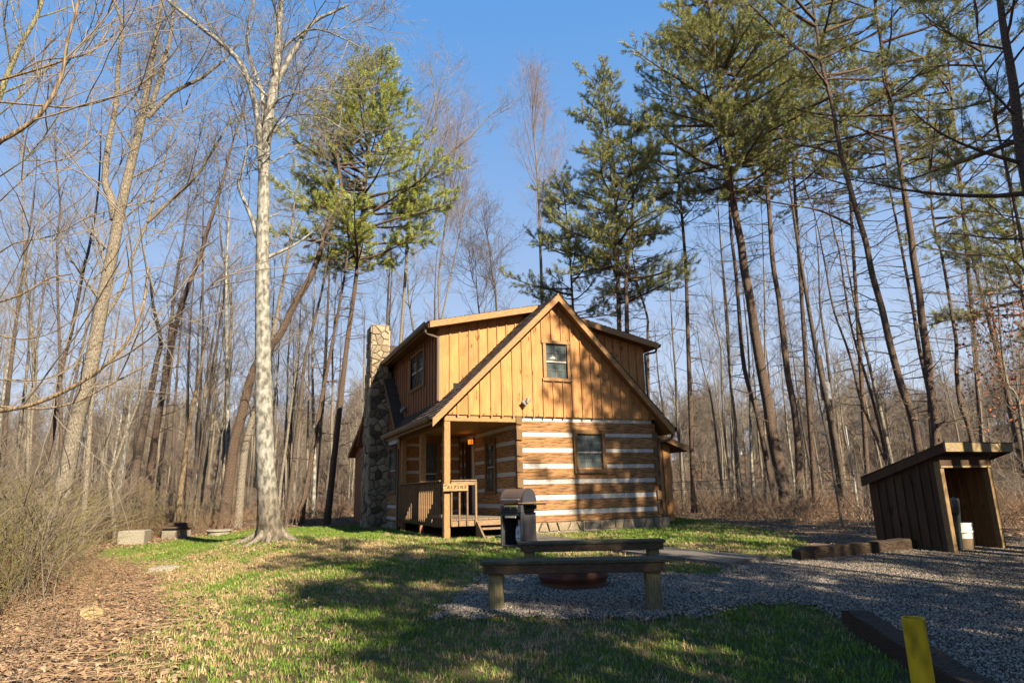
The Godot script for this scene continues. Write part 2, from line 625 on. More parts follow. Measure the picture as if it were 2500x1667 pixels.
func boards(parent: Node, xf: Transform3D, xs: Array, low: Callable, high: Callable, holes: Array, key: String, batten_key: String, apex := 1e9) -> void:
	for k in xs.size() - 1:
		var a: float = xs[k]
		var b: float = xs[k + 1]
		var cuts := [[-99.0, 99.0]]
		for q in holes:
			if q[0] < b - 0.02 and q[1] > a + 0.02:
				cuts = [[-99.0, q[2]], [q[3], 99.0]]
		for q in cuts:
			var p := []
			var lo_a: float = maxf(low.call(a), q[0])
			var lo_b: float = maxf(low.call(b), q[0])
			var hi_a: float = minf(high.call(a), q[1])
			var hi_b: float = minf(high.call(b), q[1])
			if hi_a - lo_a < 0.01 and hi_b - lo_b < 0.01:
				continue
			hi_a = maxf(hi_a, lo_a)
			hi_b = maxf(hi_b, lo_b)
			p = [Vector3(a + 0.004, lo_a, 0), Vector3(b - 0.002, lo_b, 0), Vector3(b - 0.002, hi_b, 0)]
			if apex > a and apex < b and q[1] > 90:
				p.append(Vector3(apex, high.call(apex), 0))
			p.append(Vector3(a + 0.004, hi_a, 0))
			var g := MB.new()
			g.xf = xf
			g.prism(p, Vector3(0, 0, 0.03 + rr(-0.002, 0.002)))
			put("board", g.mesh(pick(key)), parent)
			if k > 0:
				var la: float = lo_a - (0.03 if q[0] < -90 else 0.0)
				if hi_a - la > 0.03 and not (q[0] < -90 and holes.any(func(w): return w[0] < a - 0.1 and w[1] > a + 0.02 and false)):
					g = MB.new()
					g.xf = xf
					g.box(Vector3(a - 0.019, la, 0.031), Vector3(a + 0.019, hi_a - 0.01, 0.06), 0.004)
					put("batten", g.mesh(pick(batten_key)), parent)


func shingles(parent: Node, o: Vector3, u: Vector3, up: Vector3, lu: float, lv: float, course := 0.14) -> void:
	# o: lower left corner seen from above, u along the eave, up along the slope
	var nn := u.cross(up).normalized()
	var mbs := [MB.new(), MB.new(), MB.new(), MB.new()]
	var rows := int(ceil(lv / course))
	for k in rows:
		var x := rr(-0.3, 0.0)
		while x < lu:
			var w := rr(0.2, 0.36)
			var a := maxf(x, 0.0)
			var b := minf(x + w - 0.008, lu)
			if b - a > 0.02:
				var g: MB = mbs[rng.randi() % 4]
				var v0 := k * course - rr(0.0, 0.012)
				var v1 := minf((k + 1) * course + 0.02, lv)
				var lift := rr(0.014, 0.024)
				var A := o + u * a + up * v0
				var B := o + u * b + up * v0
				var D := o + u * a + up * v1 + nn * 0.003
				var C := o + u * b + up * v1 + nn * 0.003
				g.poly([A + nn * lift, B + nn * lift, C, D])
				g.poly([A, B, B + nn * lift, A + nn * lift])
				g.poly([B, C, B + nn * lift])
				g.poly([A, A + nn * lift, D])
			x += w
	for k in 4:
		if mbs[k].v.size():
			put("shingles", mbs[k].mesh(M.shingle[k]), parent, Vector3.ZERO, "stuff")


func slab(called: String, parent: Node, p: Array, d: Vector3, m: Material) -> void:
	var g := MB.new()
	var q := p.duplicate()
	var nn: Vector3 = (q[1] - q[0]).cross(q[2] - q[0])
	if nn.dot(d) < 0:
		q.reverse()
	g.prism(q, d)
	put(called, g.mesh(m), parent)


func half(p: PackedVector2Array, m: Vector2, d: Vector2) -> PackedVector2Array:
	# the part of polygon p on the near side of the line through m across d
	var r := PackedVector2Array()
	for k in p.size():
		var a := p[k]
		var b := p[(k + 1) % p.size()]
		var da := (a - m).dot(d)
		var db := (b - m).dot(d)
		if da <= 0.0:
			r.append(a)
		if (da < 0.0 and db > 0.0) or (da > 0.0 and db < 0.0):
			r.append(a.lerp(b, da / (da - db)))
	return r


func stones(parent: Node, xf: Transform3D, w: Callable, h: float, rowh: float, colw: float, skip: Callable, soot: Callable) -> void:
	# rubble masonry on a face: x across, y up, z outside; each stone is the cell of a scattered seed
	var seeds := PackedVector2Array()
	var rows := maxi(1, int(round(h / rowh)))
	for k in rows:
		var y := (k + 0.5) * h / rows
		var wa: Vector2 = w.call(y)
		var cols := maxi(1, int(round((wa.y - wa.x) / colw)))
		for j in cols:
			var x := lerpf(wa.x, wa.y, (j + 0.5 + (0.25 if k % 2 == 0 else -0.25) * (1.0 if cols > 1 else 0.6)) / cols)
			seeds.append(Vector2(x + rr(-0.5, 0.5) * colw, y + rr(-0.5, 0.5) * h / rows * (1.0 if rows > 1 else 0.8)))
	for k in seeds.size():
		var m := seeds[k]
		if skip.call(m):
			continue
		var wa: Vector2 = w.call(m.y)
		var p := PackedVector2Array([Vector2(wa.x, 0), Vector2(wa.y, 0), Vector2(wa.y, h), Vector2(wa.x, h)])
		for j in seeds.size():
			if j != k and absf(seeds[j].y - m.y) < 1.0:
				var d := seeds[j] - m
				p = half(p, (m + seeds[j]) / 2.0 - d.normalized() * 0.009, d)
		if p.size() < 3:
			continue
		var q := []
		for v in p:
			if q.is_empty() or q[q.size() - 1].distance_to(Vector3(v.x, v.y, 0)) > 0.03:
				q.append(Vector3(v.x + rr(-0.006, 0.006), v.y + rr(-0.006, 0.006), 0))
		if q.size() < 3:
			continue
		var g := MB.new()
		g.xf = xf
		g.stone(q, Vector3(0, 0, rr(0.02, 0.06)), rr(0.82, 0.93))
		put("stone", g.mesh(pick("soot_stone") if soot.call(m) else pick("stone")), parent)


func cabin() -> void:
	var c := thing("log_cabin", "honey brown log and board cabin with stone chimney, dormers and a corner porch", "cabin")
	var front := Transform3D(Basis(), Vector3.ZERO)
	var leftward := Basis(Vector3(0, 0, 1), Vector3(0, 1, 0), Vector3(-1, 0, 0))
	# stone foundation
	var f := group_part("foundation", c)
	block("footing", f, M.cement, Vector3(0.02, -0.4, 0.10), Vector3(4.22, 0.075, -0.3), 0.02)
	block("mortar", f, M.mortar, Vector3(0.03, 0.07, 0.07), Vector3(4.20, 0.268, -0.28))
	stones(f, Transform3D(Basis(), Vector3(0.03, 0.062, 0.07)), func(_y): return Vector2(0, 1.69), 0.206, 0.2, 0.30, func(_m): return false, func(_m): return false)
	stones(f, Transform3D(Basis(), Vector3(2.14, 0.062, 0.07)), func(_y): return Vector2(0, 2.06), 0.206, 0.2, 0.30, func(_m): return false, func(_m): return false)
	var side := Transform3D(Basis(Vector3(0, 0, -1), Vector3(0, 1, 0), Vector3(1, 0, 0)), Vector3(4.20, 0.06, 0.08))
	stones(f, side, func(_y): return Vector2(0, 0.36), 0.2, 0.2, 0.36, func(_m): return false, func(_m): return false)
	var vent := group_part("vent", c)
	block("vent_frame", vent, M.black, Vector3(1.74, 0.06, 0.072), Vector3(2.12, 0.25, 0.085))
	for k in 13:
		block("slat", vent, M.muntin, Vector3(1.755 + k * 0.028, 0.07, 0.086), Vector3(1.765 + k * 0.028, 0.24, 0.10))
	# front log wall
	var wall := group_part("front_log_wall", c)
	var tops := [2.78, 2.401, 2.016, 1.635, 1.267, 0.891, 0.534]
	log_wall(wall, front, LX, tops, 0.086, 0.27, 2.782, [[1.60, 2.37, 1.48, 2.40]], "log", 0.12)
	for k in 7:
		var y: float = tops[k] - 0.043
		for s in [[-0.015, 0.135], [3.945, 4.085]]:
			if k == 0 and s[0] > 0:
				continue
			var g := MB.new()
			var top := y + 0.085 + (0.02 if s[0] < 0 else 0.0)
			g.prism([Vector3(s[0], y - 0.13, -0.17), Vector3(s[1], y - 0.13 - 0.015, -0.17), Vector3(s[1], top, -0.17), Vector3(s[0], top + 0.02, -0.17)], Vector3(0, 0, 0.17 + rr(0.022, 0.04)))
			put("log_end", g.mesh(pick("end_grain")), wall)
	window(c, Transform3D(Basis(), Vector3(1.645, 1.505, 0.012)), 0.715, 0.875, 3, 2, 0.105, M.trim)
	# side log wall inside the porch, facing left
	wall = group_part("porch_side_wall", c)
	log_wall(wall, Transform3D(leftward, Vector3(0, 0, -4.4)), 4.38, [2.602, 2.224, 1.847, 1.462, 1.084, 0.704], 0.086, 0.3, 2.78, [[0.42, 1.2, 0.3, 2.46], [2.36, 2.94, 1.02, 2.30]], "side_log")
	window(c, Transform3D(leftward, Vector3(-0.012, 1.04, -2.03)), 0.56, 1.24, 1, 1, 0.10, M.trim)
	var door := group_part("door", c)
	block("door_leaf", door, M.door, Vector3(0.04, 0.44, -3.97), Vector3(0.08, 2.44, -3.22), 0.01)
	block("jamb", door, M.door_trim, Vector3(-0.03, 0.44, -3.21), Vector3(0.02, 2.46, -3.04), 0.006)
	block("jamb", door, M.door, Vector3(-0.03, 0.44, -4.06), Vector3(0.02, 2.46, -3.98), 0.006)
	var g0 := MB.new()
	g0.lathe([Vector2(0.0, -0.03), Vector2(0.025, -0.02), Vector2(0.03, 0.0), Vector2(0.025, 0.02), Vector2(0.0, 0.03)], 10, Vector3(0.01, 1.4, -3.32))
	put("handle", g0.mesh(M.muntin), door)
	# wall at the back of the porch
	wall = group_part("porch_back_wall", c)
	log_wall(wall, Transform3D(Basis(), Vector3(WX, 0, -4.4)), 1.83, [2.44, 2.05, 1.66, 1.27, 0.89, 0.53], 0.07, 0.2, 2.66, [[0.70, 1.12, 0.7, 2.48]], "side_log")
	window(c, Transform3D(Basis(), Vector3(-1.13, 0.7, -4.39)), 0.42, 1.77, 1, 1, 0.10, M.trim)
	# left wall behind the porch
	wall = group_part("left_log_wall", c)
	log_wall(wall, Transform3D(leftward, Vector3(WX, 0, -6.1)), 1.68, [2.60, 2.224, 1.847, 1.462, 1.084, 0.704, 0.36], 0.086, 0.22, 2.8, [[0.38, 1.26, 1.05, 2.38]], "side_log")
	window(c, Transform3D(leftward, Vector3(WX - 0.012, 1.09, -5.69)), 0.84, 1.25, 1, 1, 0.08, M.trim)
	stones(c, Transform3D(leftward, Vector3(WX + 0.02, -0.3, -6.05)), func(_y): return Vector2(0, 1.65), 0.52, 0.26, 0.34, func(_m): return false, func(_m): return false)
	block("corner_board", c, M.dark_board[0], Vector3(WX - 0.03, 0.1, -4.42), Vector3(WX + 0.12, 2.6, -4.30), 0.01)
	# shell that closes the rooms
	var shell := group_part("inner_wall", c)
	block("wall_panel", shell, M.dark_room, Vector3(LX - 0.16, -0.2, -0.17), Vector3(LX, 2.8, -6.6))
	block("wall_panel", shell, M.dark_room, Vector3(WX + 0.17, -0.2, -6.6), Vector3(LX, 5.6, -6.75))
	block("wall_panel", shell, M.dark_room, Vector3(0.0, 2.70, -0.02), Vector3(LX, 2.76, -6.6))
	block("wall_panel", shell, M.dark_room, Vector3(0.0, -0.2, -0.17), Vector3(LX, -0.1, -6.6))
	block("wall_panel", shell, M.dark_room, Vector3(WX + 0.17, 0.1, -4.6), Vector3(0.0, 0.2, -6.6))
	block("wall_panel", shell, M.dark_room, Vector3(WX + 0.1, 2.69, -4.45), Vector3(0.0, 2.74, -6.6))
	# gable above
	var gable := group_part("gable_wall", c)
	var xs := [-1.95, -1.52, -1.24, -0.95, -0.67, -0.39, -0.10, 0.17, 0.45, 0.73, 1.01, 1.29, 1.55, 1.84, 2.13, 2.41, 2.71, 2.99, 3.27, 3.55, 3.83, 4.12]
	boards(gable, Transform3D(Basis(), Vector3(0, 0, 0.02)), xs, func(_x): return 2.79, func(q): return roof(q) - 0.16, [[0.80, 1.46, 3.76, 4.68]], "board", "batten", XM)
	var gw := window(c, Transform3D(Basis(), Vector3(0.83, 3.77, 0.055)), 0.60, 0.89, 2, 2, 0.085, M.fascia, 0.035)
	var lamp := MB.new()
	lamp.lathe([Vector2(0.11, 0.0), Vector2(0.10, 0.03), Vector2(0.06, 0.07), Vector2(0.018, 0.09), Vector2(0.018, 0.12), Vector2(0.0, 0.125)], 14, Vector3(1.09, 4.28, -0.08))
	put("lamp_shade", lamp.mesh(mat(Color(0.75, 0.72, 0.66), 0.6)), gw)
	block("attic_panel", shell, M.dark_room, Vector3(-1.5, 2.80, -0.34), Vector3(3.8, 3.6, -0.32))
	flood_light(c, Vector3(0.20, 3.10, 0.06), 0.0)
	flood_light(c, Vector3(-1.68, 3.42, -4.45), -1.2)
	# porch
	var porch := group_part("porch", c)
	for z in [[-0.15, 0.0], [-2.21, -2.06]]:
		block("post", porch, M.post, Vector3(WX, -0.12 if z[0] > -1 else 0.25, z[0]), Vector3(WX + 0.15, 2.64 if z[0] > -1 else 2.52, z[1]), 0.012)
	block("post", porch, M.post, Vector3(WX + 0.002, 0.25, -4.28), Vector3(WX + 0.15, 2.52, -4.14), 0.012)
	block("beam", porch, M.beam, Vector3(WX, 2.635, -0.14), Vector3(-0.02, 2.785, 0.012), 0.012)
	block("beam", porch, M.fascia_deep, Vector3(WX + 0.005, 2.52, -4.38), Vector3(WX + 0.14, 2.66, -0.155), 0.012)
	for k in 13:
		block("ceiling_board", porch, M.ceiling, Vector3(WX + 0.145 + k * 0.13, 2.664 + rr(0, 0.002), -4.39), Vector3(WX + 0.145 + k * 0.13 + 0.126, 2.685, -0.145), 0.003)
	# lantern by the door
	var lan := group_part("lantern", c)
	var lg := MB.new()
	lg.box(Vector3(-0.02, 2.36, -3.13), Vector3(0.0, 2.50, -3.03), 0.004)
	lg.box(Vector3(-0.17, 2.485, -3.16), Vector3(-0.02, 2.505, -3.01), 0.004)
	lg.box(Vector3(-0.17, 2.325, -3.16), Vector3(-0.03, 2.34, -3.01), 0.004)
	for q in [[-0.165, -3.155], [-0.165, -3.02], [-0.04, -3.155], [-0.04, -3.02], [-0.1025, -3.155], [-0.1025, -3.02], [-0.165, -3.088]]:
		lg.box(Vector3(q[0], 2.34, q[1]), Vector3(q[0] + 0.008, 2.486, q[1] + 0.008))
	lg.box(Vector3(-0.168, 2.41, -3.158), Vector3(-0.032, 2.417, -3.012))
	put("lantern_frame", lg.mesh(M.lamp_metal), lan)
	var amber := mat(Color(0.9, 0.5, 0.15), 0.6)
	amber.emission_enabled = true
	amber.emission = Color(1.0, 0.55, 0.16)
	amber.emission_energy_multiplier = 0.3
	lg = MB.new()
	lg.box(Vector3(-0.155, 2.345, -3.145), Vector3(-0.045, 2.48, -3.025), 0.01)
	put("lantern_glass", lg.mesh(amber), lan)
	var om := OmniLight3D.new()
	om.name = "lantern_light"
	om.position = Vector3(-0.22, 2.41, -3.09)
	om.light_color = Color(1.0, 0.62, 0.25)
	om.light_energy = 0.015
	om.light_size = 0.05
	om.omni_range = 12.0
	om.omni_attenuation = 2.0
	om.shadow_enabled = true
	lan.add_child(om)
	# deck
	var deck := group_part("deck", c)
	for k in 13:
		block("deck_board", deck, pick("deck"), Vector3(WX + 0.16 + k * 0.128, 0.395, -4.39), Vector3(WX + 0.16 + k * 0.128 + 0.121, 0.432, 0.025), 0.004)
	block("rim_joist", deck, M.handrail, Vector3(WX + 0.152, 0.265, -0.04), Vector3(0.0, 0.394, 0.005), 0.005)
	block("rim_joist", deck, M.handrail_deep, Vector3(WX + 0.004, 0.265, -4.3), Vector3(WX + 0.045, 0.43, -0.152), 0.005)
	block("support_post", deck, M.dark_board[1], Vector3(WX + 0.01, -0.3, -2.2), Vector3(WX + 0.10, 0.264, -2.1))
	block("support_post", deck, M.dark_board[1], Vector3(WX + 0.01, -0.3, -4.2), Vector3(WX + 0.12, 0.264, -4.08))
	# railing
	var rail := group_part("railing", c)
	block("top_rail", rail, M.handrail, Vector3(WX + 0.152, 1.265, -0.06), Vector3(-1.06, 1.295, 0.07), 0.008)
	block("rail_band", rail, M.handrail, Vector3(WX + 0.152, 1.175, 0.008), Vector3(-1.10, 1.262, 0.045), 0.006)
	block("newel", rail, M.handrail, Vector3(-1.105, 0.25, 0.008), Vector3(-1.055, 1.262, 0.06), 0.012)
	for bx in [-1.665, -1.475, -1.285]:
		block("baluster", rail, pick("rail"), Vector3(bx - 0.02, 0.27, 0.008), Vector3(bx + 0.02, 1.174, 0.046), 0.004)
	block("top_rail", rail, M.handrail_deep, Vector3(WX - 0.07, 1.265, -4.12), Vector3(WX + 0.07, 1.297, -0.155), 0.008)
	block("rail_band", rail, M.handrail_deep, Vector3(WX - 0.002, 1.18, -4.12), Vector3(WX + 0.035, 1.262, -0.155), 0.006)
	var z := -0.24
	while z > -4.25:
		block("baluster", rail, pick("rail"), Vector3(WX - 0.042, 0.245, z - 0.02), Vector3(WX - 0.004, 1.26, z + 0.02), 0.004)
		z -= 0.168
	# steps
	var st := group_part("steps", c)
	for sx in [-1.045, -0.06]:
		var g := MB.new()
		g.prism([Vector3(sx, -0.05, 0.66), Vector3(sx, -0.05, 0.03), Vector3(sx, 0.36, 0.03), Vector3(sx, 0.36, 0.10)], Vector3(-0.04, 0, 0))
		put("stringer", g.mesh(M.handrail_deep), st)
	block("tread", st, M.handrail, Vector3(-1.04, 0.185, 0.06), Vector3(-0.06, 0.222, 0.34), 0.006)
	block("tread", st, M.handrail, Vector3(-1.04, 0.015, 0.34), Vector3(-0.06, 0.052, 0.62), 0.006)
	# roofs
	var rf := group_part("main_roof", c)
	var xl := -2.19
	var xr := 4.43
	slab("roof_deck", rf, [Vector3(XM, 5.93, 0.29), Vector3(XM, 5.78, 0.29), Vector3(xl, roof(xl) - 0.17, 0.29), Vector3(xl, roof(xl) - 0.04, 0.29)], Vector3(0, 0, -5.15), M.fascia_deep)
	slab("roof_deck", rf, [Vector3(XM, 5.93, 0.288), Vector3(XM, 5.78, 0.288), Vector3(xr, roof(xr) - 0.17, 0.288), Vector3(xr, roof(xr) - 0.04, 0.288)], Vector3(0, 0, -6.9), M.fascia_deep)
	slab("bargeboard", rf, [Vector3(XM, 5.955, 0.292), Vector3(XM, 5.745, 0.292), Vector3(xl - 0.01, roof(xl) - 0.235, 0.292), Vector3(xl - 0.01, roof(xl) - 0.03, 0.292)], Vector3(0, 0, 0.035), M.fascia)
	slab("bargeboard", rf, [Vector3(XM + 0.001, 5.955, 0.292), Vector3(XM + 0.001, 5.745, 0.292), Vector3(xr, roof(xr) - 0.235, 0.292), Vector3(xr, roof(xr) - 0.03, 0.292)], Vector3(0, 0, 0.036), M.fascia)
	var upl := (Vector3(XM, 5.94, 0) - Vector3(xl, roof(xl) - 0.03, 0))
	shingles(rf, Vector3(xl - 0.03, roof(xl) - 0.06, -4.86), Vector3(0, 0, 1), upl.normalized(), 5.21, upl.length() + 0.03)
	var upr := (Vector3(XM, 5.94, 0) - Vector3(xr, roof(xr) - 0.03, 0))
	shingles(rf, Vector3(xr + 0.03, roof(xr) - 0.06, 0.35), Vector3(0, 0, -1), upr.normalized(), 6.9, upr.length() + 0.03)
	# dormers
	var dl := func(q): return 5.95 - 0.23 * (1.12 - q)
	var dr := func(q): return 5.95 - 0.215 * (q - 1.2)
	var dorm := group_part("left_dormer", c)
	slab("roof_deck", dorm, [Vector3(1.13, 5.93, -0.81), Vector3(1.13, 5.79, -0.81), Vector3(-1.96, dl.call(-1.96) - 0.15, -0.81), Vector3(-1.96, dl.call(-1.96) - 0.02, -0.81)], Vector3(0, 0, -6.3), M.fascia_deep)
	slab("bargeboard", dorm, [Vector3(1.05, 5.93, -0.808), Vector3(1.05, 5.76, -0.808), Vector3(-1.97, dl.call(-1.97) - 0.17, -0.808), Vector3(-1.97, dl.call(-1.97) - 0.01, -0.808)], Vector3(0, 0, 0.035), M.fascia)
	slab("eave_board", dorm, [Vector3(-1.965, 5.07, -0.845), Vector3(-1.965, 5.21, -0.845), Vector3(-1.965, 5.21, -7.1), Vector3(-1.965, 5.07, -7.1)], Vector3(-0.03, 0, 0), M.fascia_deep)
	var updl := Vector3(1.13 + 2.0, 5.955 - dl.call(-2.0), 0)
	shingles(dorm, Vector3(-2.0, dl.call(-2.0) - 0.01, -7.1), Vector3(0, 0, 1), updl.normalized(), 6.33, updl.length())
	var face := group_part("dormer_face", c)
	var zs := []
	for k in 20:
		zs.append(-6.45 + k * 5.33 / 19.0)
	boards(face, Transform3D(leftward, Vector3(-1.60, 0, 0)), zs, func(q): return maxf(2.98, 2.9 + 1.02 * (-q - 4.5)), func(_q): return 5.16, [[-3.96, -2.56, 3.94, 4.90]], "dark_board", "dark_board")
	for k in 2:
		window(c, Transform3D(leftward, Vector3(-1.64, 3.98, -3.92 + k * 0.69)), 0.65, 0.89, 1, 1, 0.0, M.trim)
	for q in [[Vector3(-1.64, 3.86, -4.03), Vector3(-1.675, 3.955, -2.42)], [Vector3(-1.64, 4.885, -4.03), Vector3(-1.675, 4.975, -2.42)], [Vector3(-1.64, 3.956, -4.03), Vector3(-1.672, 4.884, -3.945)], [Vector3(-1.64, 3.956, -2.56), Vector3(-1.672, 4.884, -2.42)], [Vector3(-1.64, 3.956, -3.265), Vector3(-1.67, 4.884, -3.235)]]:
		block("trim_board", face, M.trim, q[0], q[1], 0.006)
	var cheek := group_part("dormer_cheek", c)
	var cx := [-1.62]
	for k in 10:
		cx.append(-1.34 + k * 0.265)
	boards(cheek, Transform3D(Basis(), Vector3(0, 0, -1.15)), cx, func(q): return roof(q) - 0.08, func(q): return dl.call(q) - 0.12, [], "board", "batten")
	var dorr := group_part("right_dormer", c)
	slab("roof_deck", dorr, [Vector3(1.14, 5.932, -0.81), Vector3(1.14, 5.79, -0.81), Vector3(4.93, dr.call(4.93) - 0.15, -0.81), Vector3(4.93, dr.call(4.93) - 0.02, -0.81)], Vector3(0, 0, -6.3), M.fascia_deep)
	slab("bargeboard", dorr, [Vector3(1.2, 5.93, -0.808), Vector3(1.2, 5.76, -0.808), Vector3(4.94, dr.call(4.94) - 0.17, -0.808), Vector3(4.94, dr.call(4.94) - 0.01, -0.808)], Vector3(0, 0, 0.035), M.fascia)
	var updr := Vector3(1.13 - 4.97, 5.955 - dr.call(4.97), 0)
	shingles(dorr, Vector3(4.97, dr.call(4.97) - 0.01, -0.77), Vector3(0, 0, -1), updr.normalized(), 6.33, updr.length())
	var cr := [1.5]
	for k in 12:
		cr.append(1.77 + k * 0.26)
	cheek = group_part("dormer_cheek", c)
	boards(cheek, Transform3D(Basis(), Vector3(0, 0, -1.15)), cr, func(q): return roof(q) - 0.08, func(q): return dr.call(q) - 0.12, [], "board", "batten")
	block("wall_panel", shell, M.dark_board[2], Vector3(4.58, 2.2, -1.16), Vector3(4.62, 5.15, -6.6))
	# cross gable that faces left, with the chimney
	var cg := group_part("cross_gable", c)
	var near := func(q): return 3.02 + 1.0 * (-q - 4.5)
	var far := func(q): return 6.12 - 1.0 * (-q - 7.6)
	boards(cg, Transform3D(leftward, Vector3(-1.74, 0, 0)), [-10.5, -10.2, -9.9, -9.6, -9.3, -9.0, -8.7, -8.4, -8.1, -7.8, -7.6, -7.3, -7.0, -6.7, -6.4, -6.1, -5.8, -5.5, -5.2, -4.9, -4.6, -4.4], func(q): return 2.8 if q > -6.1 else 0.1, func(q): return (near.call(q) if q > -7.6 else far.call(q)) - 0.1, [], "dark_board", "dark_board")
	slab("roof_deck", cg, [Vector3(-1.97, near.call(-4.35) - 0.02, -4.35), Vector3(-1.97, 6.10, -7.6), Vector3(-1.97, 5.95, -7.6), Vector3(-1.97, near.call(-4.35) - 0.15, -4.35)], Vector3(3.2, 0, 0), M.fascia_deep)
	slab("roof_deck", cg, [Vector3(-1.97, far.call(-10.8) - 0.02, -10.8), Vector3(-1.97, 6.10, -7.601), Vector3(-1.97, 5.95, -7.601), Vector3(-1.97, far.call(-10.8) - 0.15, -10.8)], Vector3(3.2, 0, 0), M.fascia_deep)
	slab("bargeboard", cg, [Vector3(-1.972, near.call(-4.42), -4.42), Vector3(-1.972, 6.12, -7.6), Vector3(-1.972, 5.93, -7.6), Vector3(-1.972, near.call(-4.42) - 0.17, -4.42)], Vector3(-0.03, 0, 0), M.trim)
	slab("bargeboard", cg, [Vector3(-1.972, far.call(-10.8), -10.8), Vector3(-1.972, 6.12, -7.601), Vector3(-1.972, 5.93, -7.601), Vector3(-1.972, far.call(-10.8) - 0.17, -10.8)], Vector3(-0.03, 0, 0), M.trim)
	var uc := Vector3(0, 6.13 - near.call(-4.4), -3.2)
	shingles(cg, Vector3(-2.0, near.call(-4.4) + 0.0, -4.4), Vector3(1, 0, 0), uc.normalized(), 3.3, uc.length())
	uc = Vector3(0, 6.13 - far.call(-10.8), 3.2)
	shingles(cg, Vector3(1.2, far.call(-10.8), -10.8), Vector3(-1, 0, 0), uc.normalized(), 3.2, uc.length())
	# low rear roof beyond the chimney
	slab("rear_roof", c, [Vector3(-2.0, 3.75, -9.9), Vector3(-2.0, 2.68, -12.9), Vector3(-2.0, 2.5, -12.9), Vector3(-2.0, 3.57, -9.9)], Vector3(3.0, 0, 0), M.dark_board[3])
	slab("rear_wall", c, [Vector3(-1.75, 3.6, -9.9), Vector3(-1.75, 2.6, -12.6), Vector3(-1.75, -0.3, -12.6), Vector3(-1.75, -0.3, -9.9)], Vector3(0.1, 0, 0), M.dark_board[1])
	# chimney
	var ch := group_part("chimney", c)
	var g := MB.new()
	g.box(Vector3(-2.40, -0.4, -7.1), Vector3(-1.78, 4.4, -6.15))
	g.prism([Vector3(-2.40, 4.4, -7.1), Vector3(-2.40, 4.4, -6.15), Vector3(-2.40, 4.9, -6.15), Vector3(-2.40, 4.9, -6.9)], Vector3(0.65, 0, 0))
	g.box(Vector3(-2.40, 4.9, -6.9), Vector3(-1.86, 6.42, -6.15))
	put("mortar", g.mesh(M.mortar), ch)
	var none := func(_m): return false
	var sooty := func(m: Vector2): return rng.randf() < (0.5 if m.y > 1.6 and m.y < 5.0 and m.x < 0.38 + 0.1 * sin(m.y * 3.0) else 0.12)
	stones(ch, Transform3D(Basis(), Vector3(-2.41, -0.3, -6.15)), func(y): return Vector2(0, 0.60 if y < 4.9 else 0.55), 6.74, 0.22, 0.21, none, sooty)
	stones(ch, Transform3D(leftward, Vector3(-2.40, -0.3, -7.1)), func(y): return Vector2(0 if y < 4.7 else (0.0 + (y - 4.7) / 0.5 * 0.2 if y < 5.2 else 0.2), 0.96), 6.74, 0.26, 0.28, none, func(_m): return rng.randf() < 0.1)
	stones(ch, Transform3D(Basis(Vector3(0, 0, -1), Vector3(0, 1, 0), Vector3(1, 0, 0)), Vector3(-1.86, 4.9, -6.14)), func(_y): return Vector2(0, 0.8), 1.54, 0.30, 0.36, none, none)
	block("cap", ch, M.cement, Vector3(-2.44, 6.42, -6.94), Vector3(-1.84, 6.47, -6.11), 0.02)
	# gutters and downspouts
	var gut := group_part("gutter", c)
	for q in [[Vector3(-2.20, 2.60, 0.28), Vector3(-2.20, 2.60, -4.9), -1.0], [Vector3(-2.0, 5.10, -0.80), Vector3(-2.0, 5.10, -6.9), -1.0], [Vector3(xr + 0.01, 2.46, 0.28), Vector3(xr + 0.01, 2.46, -2.4), 1.0], [Vector3(4.94, 5.02, -0.80), Vector3(4.94, 5.02, -6.0), 1.0]]:
		var s: float = q[2]
		var pr := [Vector3(0, 0, 0), Vector3(0.075 * s, 0, 0), Vector3(0.11 * s, 0.05, 0), Vector3(0.115 * s, 0.115, 0), Vector3(0.10 * s, 0.115, 0), Vector3(0.065 * s, 0.02, 0), Vector3(0.01 * s, 0.02, 0), Vector3(0.0, 0.11, 0)]
		var gg := MB.new()
		for k in pr.size() - 1:
			var quad := [q[0] + pr[k], q[0] + pr[k + 1], q[1] + pr[k + 1], q[1] + pr[k]]
			if s < 0:
				quad.reverse()
			gg.poly(quad)
		put("gutter_trough", gg.mesh(M.gutter), gut)
	for path in [[Vector3(-2.04, 5.10, -0.95), Vector3(-2.04, 5.0, -0.95), Vector3(-1.98, 4.95, -1.0), Vector3(-1.72, 4.90, -1.08), Vector3(-1.67, 4.82, -1.085), Vector3(-1.67, 3.9, -1.085), Vector3(-1.67, 3.27, -1.085)],
			[Vector3(-2.26, 2.60, -4.6), Vector3(-2.26, 2.52, -4.6), Vector3(-2.2, 2.42, -4.55), Vector3(-1.95, 2.28, -4.4), Vector3(-1.89, 2.18, -4.38), Vector3(-1.89, 1.2, -4.38), Vector3(-1.89, 0.12, -4.38), Vector3(-1.95, 0.02, -4.3)],
			[Vector3(4.47, 2.48, 0.16), Vector3(4.47, 2.34, 0.14), Vector3(4.40, 2.26, 0.08), Vector3(4.24, 2.22, 0.0), Vector3(4.15, 2.15, -0.06), Vector3(4.13, 1.2, -0.07), Vector3(4.13, 0.2, -0.07)],
			[Vector3(4.98, 5.04, -0.95), Vector3(4.97, 4.92, -1.0), Vector3(4.72, 4.86, -1.1), Vector3(4.68, 4.7, -1.12), Vector3(4.68, 3.2, -1.12)]]:
		var gg := MB.new()
		var pp := smooth(path, 3)
		var rad := PackedFloat32Array()
		for k in pp.size():
			rad.append(0.034)
		gg.tube(pp, rad, 8, true)
		put("downspout", gg.mesh(M.gutter if path[0].x > -2.1 else M.gutter), gut)
	# lean-to on the right
	var an := group_part("lean_to", c)
	var ax := [4.08]
	for k in 8:
		ax.append(4.35 + k * 0.28)
